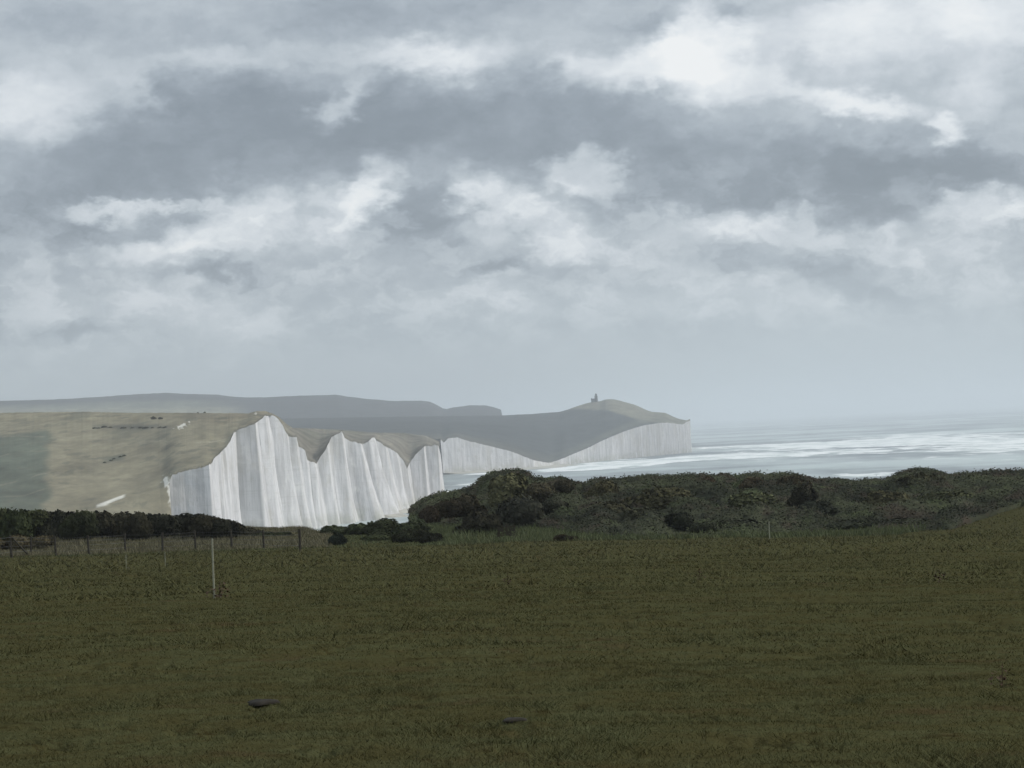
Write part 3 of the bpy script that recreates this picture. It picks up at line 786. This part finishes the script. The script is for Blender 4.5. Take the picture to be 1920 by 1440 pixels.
# right: the big scrub bank.  One continuous canopy (stuff) with single bushes standing out of it
top_prof = [(770, 975), (776, 952), (800, 937), (830, 928), (860, 921), (885, 915), (895, 905), (905, 893), (925, 884), (965, 880), (990, 884), (1000, 893), (1030, 897), (1050, 893), (1075, 903), (1095, 906), (1105, 900),
            (1130, 895), (1155, 896), (1200, 896), (1215, 892), (1310, 890), (1325, 886), (1340, 890), (1350, 888), (1385, 894), (1400, 889), (1440, 890), (1480, 887), (1530, 894), (1560, 894),
            (1600, 898), (1660, 897), (1690, 886), (1720, 881), (1750, 882), (1780, 888), (1830, 887), (1920, 886), (2100, 886), (2300, 890)]
foot_prof = [(770, 985), (850, 986), (950, 990), (1000, 984), (1040, 990), (1100, 1000), (1150, 1008), (1240, 1010), (1400, 1010), (1600, 1006), (1700, 1003), (1760, 998), (1800, 980), (1850, 962), (1920, 940), (2300, 930)]
cx = np.linspace(772, 2300, 900); nr = 90
tt = np.linspace(0, 1, nr)[:, None]
Dfar = 238.0
tp = interp(top_prof, cx) + 5; ft = interp(foot_prof, cx)
Ds_ = np.linspace(150, 222, 145)[:, None]
gx_, gy_ = xy(np.broadcast_to(cx, (145, len(cx))), np.broadcast_to(Ds_, (145, len(cx))))
gpy = hor(cx) - (ground(gx_, gy_, False) - H) / Ds_ * F
def foot_dist(target):
    ok = gpy >= target; idx = ok.shape[0] - 1 - np.argmax(ok[::-1], axis=0)
    return np.where(ok.any(0), Ds_[idx, 0], 165.0)
Dn = np.clip(foot_dist(ft + 2), 163, 214)
kk = np.hanning(21); kk /= kk.sum(); Dn = np.convolve(np.pad(Dn, 10, 'edge'), kk, 'valid')
Dc_ = Dn + (Dfar - Dn) * tt
ft = np.maximum(ft, tp + 4)
pyc = ft + (tp - ft) * (1 - (1 - tt) ** 1.25)
PC = at(np.broadcast_to(cx, Dc_.shape), pyc, Dc_)
wx_ = PC[..., 0] + .10 * PC[..., 1]
lump = (1 - np.abs(fbm(wx_ / 4.5, PC[..., 1] / 11., 171, 3)) * 2.6) * .8 + .9 * fbm(wx_ / 2.2, PC[..., 1] / 6., 172, 4)
PC[..., 2] += np.sin(np.pi * np.clip(tt * 1.0, 0, 1)) ** .55 * (1 - tt ** 5) * 1.05 * lump
back = PC[-1].copy(); back2 = back.copy(); back2[:, :2] *= 1.05; back2[:, 2] -= 6
front = PC[0].copy(); front[:, 2] = ground(front[:, 0], front[:, 1]) - .3
PCf = np.concatenate([[front], PC, [back2]], 0)
vv = PCf.reshape(-1, 3); ff = grid_faces(nr + 2, len(cx))
nq = 330000
ti = rng.uniform(0, 1, nq) ** .85; ci = rng.uniform(0, 1, nq) ** 1.15
ri = np.clip((ti * (nr - 1)).astype(int), 0, nr - 2); cj = np.clip((ci * (len(cx) - 1)).astype(int), 0, len(cx) - 2)
p = PC[ri, cj] + rng.normal(size=(nq, 3)) * np.array([.10, .25, .10]) + np.array([0, 0, .08])
clump = fbm(p[:, 0] / 1.3, p[:, 1] / 4., 181, 4)
p[:, 2] += .35 * np.clip(clump, -.4, 1)
s_ = .125 * rng.uniform(.5, 1.3, nq)
nn = rng.normal(size=(nq, 3)) * .42 + np.array([0, -.35, .9]); nn /= np.linalg.norm(nn, axis=1, keepdims=True)
u_ = np.cross(nn, rng.normal(size=(nq, 3))); u_ /= np.linalg.norm(u_, axis=1, keepdims=True); v_ = np.cross(nn, u_)
q = np.empty((nq, 4, 3))
for k, (a, b) in enumerate([(-.5, -.4), (.6, -.15), (.45, .5), (-.25, .6)]):
    q[:, k] = p + u_ * (s_ * a)[:, None] + v_ * (s_ * b)[:, None]
scrub = mesh_obj('scrub', np.concatenate([vv, q.reshape(-1, 3)]), np.concatenate([ff, np.arange(4 * nq).reshape(nq, 4) + len(vv)]), M_scrub)
kind(scrub, 'stuff', 'dense windswept thorn and gorse scrub covering the bank beyond the field')

# longer rough grass between the field edge and the scrub, and behind the wire fence
def band_pts(n, d0, d1, a0, a1): return scatter(n, d0, d1, a0, a1)
x, y, D = scatter(170000, 150, 215)
pxx = px_of(x, y)
edge_d = 158 + 5 * fbm(x / 6., y / 10., 151, 3) + sm(1650, 1900, pxx) * 40
keep = (D > edge_d) & (D < np.where(pxx > 772, np.interp(pxx, cx, Dn) + 3, 300)) & ~((pxx < 600) & (D > edge_d + 3)) & (fbm(x / 2.4, y / 4., 152, 4) + rng.uniform(-.5, .5, len(x)) > -.45)
x, y = x[keep], y[keep]
pxx = px_of(x, y)
hh = (.20 + .16 * fbm(x / 3., y / 3., 153, 3)) * (1 + .7 * sm(780, 850, pxx)) * (1 - .55 * sm(810, 770, pxx))
v, f = blades('r', len(x), np.stack([x, y, ground(x, y)], 1), hh, .07, M_rough, lean=.6)
rough = mesh_obj('rough_grass', v, f, M_rough)
kind(rough, 'stuff', 'longer green grass and weeds along the far edge of the field')

x, y, D = scatter(60000, 160, 205, -11.5, -3.2)
pxx = px_of(x, y); keep = (pxx < 610) & (D > 163 + 3 * fbm(x / 5., y / 8., 154, 3)) & (fbm(x / 2.0, y / 4., 155, 4) + rng.uniform(-.5, .5, len(x)) > -.5)
x, y = x[keep], y[keep]
hh = .20 + .18 * fbm(x / 3., y / 3., 156, 3)
v, f = blades('r', len(x), np.stack([x, y, ground(x, y)], 1), hh, .07, M_dry, lean=.7)
dry = mesh_obj('dry_grass', v, f, M_dry)
kind(dry, 'stuff', 'paler dry grass in the strip between the wire fence and the dark hedge')

named = [
 # px, top, foot-ish D, width, colour, label
 (800, 942, 180, 59, (0.53, 0.41, 0.42), 'maroon black bush at the left end of the big scrub bank'),
 (832, 930, 184, 69, (0.54, 0.45, 0.44), 'dark purplish bush, second from the left end of the big scrub bank'),
 (870, 919, 188, 80, (0.51, 0.44, 0.42), 'dark brown bush left of the tall pale dome'),
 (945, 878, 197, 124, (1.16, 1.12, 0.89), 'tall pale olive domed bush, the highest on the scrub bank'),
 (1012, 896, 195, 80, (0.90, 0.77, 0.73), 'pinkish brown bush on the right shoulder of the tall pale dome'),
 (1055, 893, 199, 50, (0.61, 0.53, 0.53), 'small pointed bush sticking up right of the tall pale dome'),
 (960, 925, 183, 126, (0.42, 0.42, 0.46), 'blue black bush below the tall pale dome'),
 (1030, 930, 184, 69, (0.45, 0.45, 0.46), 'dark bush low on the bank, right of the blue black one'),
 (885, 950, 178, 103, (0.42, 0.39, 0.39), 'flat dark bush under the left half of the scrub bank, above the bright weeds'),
 (1130, 893, 204, 87, (0.83, 0.75, 0.61), 'brownish bush where the scrub skyline rises again after the dip'),
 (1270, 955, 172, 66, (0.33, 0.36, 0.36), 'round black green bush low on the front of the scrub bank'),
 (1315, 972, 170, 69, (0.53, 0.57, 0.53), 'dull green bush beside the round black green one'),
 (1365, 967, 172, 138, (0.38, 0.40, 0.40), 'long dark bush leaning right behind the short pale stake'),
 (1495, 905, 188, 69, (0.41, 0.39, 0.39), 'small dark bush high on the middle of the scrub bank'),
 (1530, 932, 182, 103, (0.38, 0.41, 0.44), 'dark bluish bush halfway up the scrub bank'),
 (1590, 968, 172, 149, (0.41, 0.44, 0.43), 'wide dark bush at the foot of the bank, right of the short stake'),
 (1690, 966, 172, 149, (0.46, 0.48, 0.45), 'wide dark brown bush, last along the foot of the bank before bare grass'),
 (1720, 878, 205, 109, (0.65, 0.61, 0.53), 'rounded bush making the highest point of the right hand scrub skyline'),
 (1322, 887, 208, 48, (0.71, 0.53, 0.51), 'small reddish bush poking above the scrub skyline'),
 (1400, 889, 208, 60, (0.75, 0.60, 0.56), 'small reddish tuft of bush on the skyline above the middle of the bank'),
 (1480, 884, 205, 69, (0.71, 0.58, 0.53), 'low reddish domed bush on the middle of the scrub skyline'),
 (1860, 885, 205, 126, (0.60, 0.53, 0.49), 'dull reddish bush at the right end of the scrub skyline'),
 (1905, 898, 196, 69, (0.42, 0.40, 0.40), 'dark flat bush just below the right end of the skyline'),
 (1640, 915, 188, 103, (0.79, 0.73, 0.60), 'olive brown bush high on the bank left of the rounded skyline bush'),
 (1230, 905, 194, 138, (0.86, 0.80, 0.66), 'olive brown bush on the upper bank above the round black green one'),
 (1410, 915, 190, 138, (0.86, 0.90, 0.69), 'yellowish green bush on the middle of the bank'),
 (1120, 935, 182, 138, (0.65, 0.61, 0.54), 'brown green bush low on the bank left of the round black green one'),
 (1185, 945, 178, 103, (0.58, 0.58, 0.53), 'dull bush between the low brown green one and the round black green one'),
 (1780, 915, 190, 126, (0.75, 0.78, 0.61), 'green bush on the right of the bank above the bright grass slope')]
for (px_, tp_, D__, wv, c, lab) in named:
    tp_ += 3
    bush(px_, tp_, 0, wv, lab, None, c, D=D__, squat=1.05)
for (xc, tp_, wv, lb_) in [(1042, 999, 52, 'flat blackish brown bush at the field edge, the larger left one of a touching pair'), (1065, 1003, 40, 'flat blackish brown bush at the field edge, the smaller right one of a touching pair')]:
    bush(xc, tp_, 0, wv, lb_, 'blackish bushes in the edge grass', (.40, .30, .28), D=160)
# slender bushes of the canopy itself, unnamed: nothing tells them apart
gb = 'mixed thorn bushes of the scrub bank'
for k in range(44):
    xc = random.uniform(1080, 1900); u = random.random()
    tpp = float(interp(top_prof, xc)); ftt = float(interp(foot_prof, xc))
    y_t = tpp + 3 + (ftt - tpp - 34) * u
    bush(xc, y_t, 0, random.uniform(45, 105), 'mottled green brown thorn bush merged into the scrub bank', gb,
         random.choice([(.8, .8, .66), (.62, .62, .55), (.95, .85, .66), (.5, .5, .46), (.9, 1.0, .7)]), D=222 - 32 * u ** .8, squat=1.2)

# tall dead stalks in the bright weeds
M_stalk = simple('dead_stalk', (.075, .065, .045), 20, .3)
def rod_mesh(h, r0, r1, n=6, bend=0.0):
    v, f = [], []
    for k in range(5):
        t = k / 4; rr = r0 + (r1 - r0) * t
        for j in range(n):
            a = 2 * math.pi * j / n
            v.append((math.cos(a) * rr + bend * t * t, math.sin(a) * rr, h * t))
    for k in range(4):
        for j in range(n): f.append((k * n + j, k * n + (j + 1) % n, (k + 1) * n + (j + 1) % n, (k + 1) * n + j))
    f.append(tuple(range(4 * n, 5 * n)))
    return v, f
def stalk_mesh(seed):
    r = random.Random(seed)
    v, f = rod_mesh(.9, .02, .012, 5, r.uniform(-.08, .08))
    for k in range(46):
        z = r.uniform(.35, .98); a = r.uniform(0, 6.28); l = r.uniform(.03, .1); s = r.uniform(.03, .06)
        c = Vector((math.cos(a) * l, math.sin(a) * l, z)); o = len(v)
        v += [(c.x - s, c.y, c.z - s), (c.x + s, c.y + s * .4, c.z - s * .4), (c.x + s * .5, c.y, c.z + s), (c.x - s * .6, c.y - s * .3, c.z + s * .7)]
        f.append((o, o + 1, o + 2, o + 3))
    o = mesh_obj('weed_stalk', v, f, M_stalk); me = o.data; bpy.data.objects.remove(o); return me
sm_ = [stalk_mesh(k) for k in range(3)]
for k, (xc, tpp) in enumerate([(926, 989), (933, 986), (941, 984), (947, 987), (954, 985)]):
    D__ = 163.0; x_, y_ = xy(xc, D__); z_ = float(ground(x_, y_))
    o = bpy.data.objects.new('weed_stalk', sm_[k % 3]); C.objects.link(o); o.location = (float(x_), float(y_), z_)
    hgt = float(at(xc, tpp, D__)[2]) - z_; o.scale = (1, 1, max(hgt, .5) / .95)
    tag(o, 'dark upright dead weed stalk in the row standing in bright green weeds below the scrub', 'weed', 'dead stalks in the bright weeds')

# ------------------------------------------------------------------ wire fence
M_post = simple('weathered_wood', (.055, .048, .036), 12, .35)
M_wire = simple('wire', (.10, .10, .095), 30, .1, .5)
posts = [(-40, 1046), (22, 1041), (58, 1037), (105, 1038), (167, 1036), (235, 1031), (305, 1030), (367, 1025), (435, 1024), (495, 1026), (563, 1029)]
def post_mesh(seed, h=1.08, r=.06):
    rr = random.Random(seed); v, f = [], []; n = 8
    rings = [(-.25, 1.0), (0, 1.05), (h * .5, .98), (h * .93, .95), (h, .8)]
    lx, ly = rr.uniform(-.05, .05), rr.uniform(-.05, .05)
    for z, s in rings:
        for j in range(n):
            a = 2 * math.pi * j / n; q = r * s * (1 + .08 * rr.random())
            v.append((math.cos(a) * q + lx * z, math.sin(a) * q + ly * z, z))
    for k in range(len(rings) - 1):
        for j in range(n): f.append((k * n + j, k * n + (j + 1) % n, (k + 1) * n + (j + 1) % n, (k + 1) * n + j))
    f.append(tuple(range((len(rings) - 1) * n, len(rings) * n)))
    return v, f
fpos = [hit(a, b + 5)[0] for a, b in posts]
fence = empty('wire_fence', tuple(fpos[0]))
tag(fence, 'post and wire fence with dark weathered posts along the left far edge of the field', 'fence')
o0 = Vector(fpos[0])
for k, pnt in enumerate(fpos):
    v, f = post_mesh(k); po = mesh_obj('post', v, f, M_post, fence); po.location = Vector(pnt) - o0
def tube(points, r, n=5):
    v, f = [], []
    for i, p_ in enumerate(points):
        p_ = Vector(p_); d = (Vector(points[min(i + 1, len(points) - 1)]) - Vector(points[max(i - 1, 0)])).normalized()
        a = d.cross(Vector((0, 0, 1))).normalized() if abs(d.z) < .99 else Vector((1, 0, 0)); b = d.cross(a)
        for j in range(n):
            t_ = 2 * math.pi * j / n; q_ = p_ + (a * math.cos(t_) + b * math.sin(t_)) * r; v.append(tuple(q_))
    for i in range(len(points) - 1):
        for j in range(n): f.append((i * n + j, i * n + (j + 1) % n, (i + 1) * n + (j + 1) % n, (i + 1) * n + j))
    return v, f
for hz in (.28, .56, .80, .98):
    pts = []
    for a, b in zip(fpos[:-1], fpos[1:]):
        a, b = Vector(a), Vector(b)
        for t_ in (0, .25, .5, .75): pts.append(a.lerp(b, t_) - o0 + Vector((0, -.05, hz - .03 * math.sin(math.pi * t_))))
    pts.append(Vector(fpos[-1]) - o0 + Vector((0, -.05, hz)))
    v, f = tube(pts, .006); mesh_obj('wire', v, f, M_wire, fence)
# diagonal brace at the strainer post
a = Vector(fpos[2]) - o0; b = Vector(fpos[1]) - o0
v, f = tube([b + Vector((.1, -.08, .92)), a + Vector((-.15, -.08, .05))], .045, 8); mesh_obj('brace', v, f, M_post, fence)

# ------------------------------------------------------------------ pale stakes standing in the field
M_stake = simple('pale_plastic', (.34, .335, .25), 15, .15, .5)
def stake(px_, pyb, h, label, r=.014, wm=1.0):
    p_, D__ = hit(px_, pyb)
    e = empty('stake', tuple(p_)); tag(e, label, 'stake', None)
    v, f = rod_mesh(h, r, r * .9, 8, .01); mesh_obj('rod', v, f, M_stake, e)
    # pointed foot plate and wire loops
    v, f = tube([(0, -.01, .06), (.10, -.01, .05), (.10, -.01, -.05)], .006, 6); mesh_obj('tread', v, f, M_stake, e)
    for z in (.35, .6, .82):
        if z < h:
            v, f = tube([(0, -r, z * h), (.02, -r - .012, z * h + .01), (.022, -r - .012, z * h + .035), (0, -r, z * h + .04)], .004, 5)
            mesh_obj('wire_hook', v, f, M_stake, e)
    return D__
stake(402, 1122, .98, 'tallest pale stake, standing alone in the grass in front of the wire fence', .016)
stake(1443, 1011, .95, 'short pale stake standing against the foot of the scrub bank at the right', .024)
stake(237, 1068, .50, 'faint short stake in front of the wire fence, the left one of two', .011)
stake(310, 1062, .50, 'faint short stake in front of the fence, the one nearer the tall pale stake', .011)

# ------------------------------------------------------------------ weeds, tussocks and dung in the field
M_dock = simple('dock_leaves', (.075, .045, .028), 8, .35)
M_dung = simple('dung', (.024, .020, .014), 9, .4)
def weed(px_, py_, h, label, mat, name, cat, n=60, spread=.5, seed=0, group=None):
    r = random.Random(seed); p_, D__ = hit(px_, py_); v, f = [], []
    for k in range(n):
        a = r.uniform(0, 6.28); q_ = r.uniform(0, 1) ** .7 * h * spread; z = r.uniform(0.0, 1) * h * (1 - .6 * q_ / (h * spread + 1e-6)); s = h * r.uniform(.07, .17)
        c = Vector((math.cos(a) * q_, math.sin(a) * q_, z)); b = r.uniform(0, 6.28); up = r.uniform(.2, 1.2) * s; o = len(v)
        t1 = Vector((math.cos(b), math.sin(b), 0)) * s
        v += [tuple(c - t1 * .5), tuple(c + Vector((-t1.y, t1.x, up)) * .5), tuple(c + t1 + Vector((0, 0, up))), tuple(c + Vector((t1.y, -t1.x, up * .4)) * .5)]
        f.append((o, o + 1, o + 2, o + 3))
    st_v, st_f = rod_mesh(h, h * .02, h * .012, 5, h * .05); o = len(v)
    v += st_v; f += [tuple(i + o for i in q__) for q__ in st_f]
    ob = mesh_obj(name, v, f, mat); ob.location = tuple(p_); tag(ob, label, cat, group); return ob
weed(412, 1122, .30, 'reddish dock plant beside the foot of the tall pale stake', M_dock, 'dock_plant', 'weed', 90, .7, 1)
weed(952, 1097, .22, 'small upright dark dock plant in the middle of the upper field', M_dock, 'dock_plant', 'weed', 40, .35, 2)
weed(1312, 1087, .22, 'small dark dock plant in the upper field below the round black green bush', M_dock, 'dock_plant', 'weed', 50, .6, 3)
weed(1880, 1290, .16, 'dark ragged weed at the right edge of the field', M_dock, 'dock_plant', 'weed', 60, .6, 4)
weed(1762, 1092, .22, 'small dark weed in the upper right of the field', M_dock, 'dock_plant', 'weed', 50, .6, 5)
def dung(px_, py_, w_, label, seed):
    r = random.Random(seed); p_, D__ = hit(px_, py_); n, m_ = 16, 7; v, f = [], []
    for i in range(m_):
        t = i / (m_ - 1)
        for j in range(n):
            a = 2 * math.pi * j / n; rr = w_ * .5 * math.cos(t * math.pi / 2) ** .6 * (1 + .28 * math.sin(3 * a + seed) + .1 * r.random())
            v.append((math.cos(a) * rr, math.sin(a) * rr * 1.2, w_ * .13 * math.sin(t * math.pi / 2) * (1 + .15 * r.random())))
    for i in range(m_ - 1):
        for j in range(n): f.append((i * n + j, i * n + (j + 1) % n, (i + 1) * n + (j + 1) % n, (i + 1) * n + j))
    ob = mesh_obj('cow_pat', v, f, M_dung, smooth=True); ob.location = (p_[0], p_[1], p_[2]); tag(ob, label, 'dung')
dung(490, 1320, .20, 'larger flat dark dung patch in the lower left of the field', 1)
dung(962, 1352, .13, 'smaller flat dark dung patch near the bottom middle of the field', 2)

# ------------------------------------------------------------------ far bushes on the brow
def hill_bush(px_, py_, D__, wpx, hpx, label, group=None, col=(.9, .85, .75)):
    p_ = at(px_, py_, D__); s_x = wpx / F * D__ / 2; s_z = hpx / F * D__
    o = bpy.data.objects.new('bush', small_variants[random.randrange(3)]); C.objects.link(o)
    o.location = (float(p_[0]), float(p_[1]), float(p_[2]) - .3); o.scale = (s_x, s_x, s_z * .95); o.rotation_euler = (0, 0, random.uniform(0, 6))
    o.color = (col[0], col[1], col[2], 1); tag(o, label, 'bush', group)
dg = bpy.context.evaluated_depsgraph_get()
from mathutils.bvhtree import BVHTree
tree1 = BVHTree.FromObject(downs1, dg); tree2 = BVHTree.FromObject(downs2, dg)
def shoot(tree, px_, py_, tries=40):
    for k in range(tries):
        d = Vector(ray(px_, py_ + .25 * k))
        h_ = tree.ray_cast(Vector((0, 0, H)), d)
        if h_[0] is not None: return h_[0], math.hypot(h_[0].x, h_[0].y), py_ + .25 * k
    return None
def hb(px_, py_, wpx, hpx, label, group=None, col=(.9, .85, .75)):
    r_ = shoot(tree1, px_, py_)
    if r_: hill_bush(px_, r_[2], r_[1], wpx, hpx, label, group, col)
hb(371, 773, 4, 3, 'tiny dark bush on the skyline of the dry brow, the left one of two')
hb(384, 774, 6, 4, 'tiny dark bush on the skyline of the dry brow, nearer the cliff')
hb(288, 786, 14, 7, 'dark square thicket below the crest of the dry brow', None, (.6, .5, .45))
hb(300, 786, 12, 6, 'dark thicket to the right of the square one below the crest', None, (.6, .5, .45))
for xc in (176, 187, 198, 209, 232, 248, 262, 275, 288, 300, 312):
    hb(xc + random.uniform(-3, 3), 803 + random.uniform(-3, 1), random.uniform(9, 15), random.uniform(3, 5), 'small dark bush in the broken row across the upper slope of the dry brow', 'bushes in a row on the dry brow', (.7, .68, .6))
for xc, yc in ((196, 868), (207, 864), (214, 861), (226, 857), (233, 855)):
    hb(xc, yc, 9, 4, 'small dark bush in the loose patch halfway down the dry brow', 'bushes halfway down the dry brow', (.7, .75, .6))

# ------------------------------------------------------------------ lighthouse
M_stone = simple('grey_granite', (.12, .12, .12), .6, .15)
M_slate = simple('slate', (.07, .07, .08), 1.2, .2)
M_glass, tg, pg = new_mat('lantern_glass'); pg.inputs['Base Color'].default_value = (.10, .12, .14, 1); pg.inputs['Roughness'].default_value = .15
r_ = shoot(tree2, 1118, 750)
lp = r_[0] if r_ else Vector(at(1118, 753, 5240))
light = empty('lighthouse', (lp.x, lp.y, lp.z - 1.0))
tag(light, 'squat round grey stone lighthouse with a house at its foot on the far headland', 'lighthouse')
def lathe(prof, n=24, cx_=0, cy_=0):
    v, f = [], []
    for (r, z) in prof:
        for j in range(n):
            a = 2 * math.pi * j / n; v.append((cx_ + math.cos(a) * r, cy_ + math.sin(a) * r, z))
    for k in range(len(prof) - 1):
        for j in range(n): f.append((k * n + j, k * n + (j + 1) % n, (k + 1) * n + (j + 1) % n, (k + 1) * n + j))
    f.append(tuple(range((len(prof) - 1) * n, len(prof) * n)))
    return v, f
def box(x0, x1, y0, y1, z0, z1):
    v = [(x0, y0, z0), (x1, y0, z0), (x1, y1, z0), (x0, y1, z0), (x0, y0, z1), (x1, y0, z1), (x1, y1, z1), (x0, y1, z1)]
    return v, [(0, 3, 2, 1), (4, 5, 6, 7), (0, 1, 5, 4), (1, 2, 6, 5), (2, 3, 7, 6), (3, 0, 4, 7)]
v, f = lathe([(3.3, -3), (3.2, 0), (2.9, 6), (2.7, 10.6)]); tower = mesh_obj('tower', v, f, M_stone, light)
v, f = lathe([(2.72, 10.6), (3.4, 10.9), (3.45, 11.3), (3.2, 11.35)]); mesh_obj('gallery', v, f, M_stone, light)
v, f = lathe([(2.0, 11.3), (2.0, 13.9)], 12); lan = mesh_obj('lantern', v, f, M_glass, light)
v, f = lathe([(2.2, 13.9), (1.6, 14.9), (.5, 15.7), (.15, 16.6)], 12); mesh_obj('lantern_roof', v, f, M_slate, lan)
v, f = box(-1.0, .0, -2.98, -2.6, 6.5, 8.0); mesh_obj('window', v, f, M_glass, tower)
v, f = box(-9.0, -2.0, -4, 4, -3, 4.2); house = mesh_obj('house', v, f, M_stone, light)
v = [(-9.3, -4.3, 4.2), (-1.7, -4.3, 4.2), (-1.7, 4.3, 4.2), (-9.3, 4.3, 4.2), (-9.3, 0, 7.0), (-1.7, 0, 7.0)]
f = [(0, 1, 5, 4), (2, 3, 4, 5), (0, 4, 3), (1, 2, 5), (3, 2, 1, 0)]; mesh_obj('roof', v, f, M_slate, house)
v, f = box(-8.4, -7.4, -.5, .5, 6.2, 8.2); mesh_obj('chimney', v, f, M_stone, house)
for x0 in (-7.8, -4.8):
    v, f = box(x0, x0 + 1.2, -4.06, -3.9, 1.2, 2.8); mesh_obj('window', v, f, M_glass, house)

# ------------------------------------------------------------------ sea haze
v, f = box(-E - 500, E + 500, -E - 500, E + 500, -62, 232)
M_haze = bpy.data.materials.new('haze'); M_haze.use_nodes = True
th = NT(M_haze.node_tree); th.n.clear()
ho = th.node('ShaderNodeOutputMaterial'); pv = th.node('ShaderNodeVolumePrincipled')
pv.inputs['Color'].default_value = (.89, .94, .985, 1); pv.inputs['Density'].default_value = 1.0e-4
pv.inputs['Anisotropy'].default_value = .2
th.l.new(pv.outputs[0], ho.inputs['Volume'])
haze = mesh_obj('haze', v, f, M_haze); kind(haze, 'stuff', 'pale sea haze softening the far cliffs and sea')
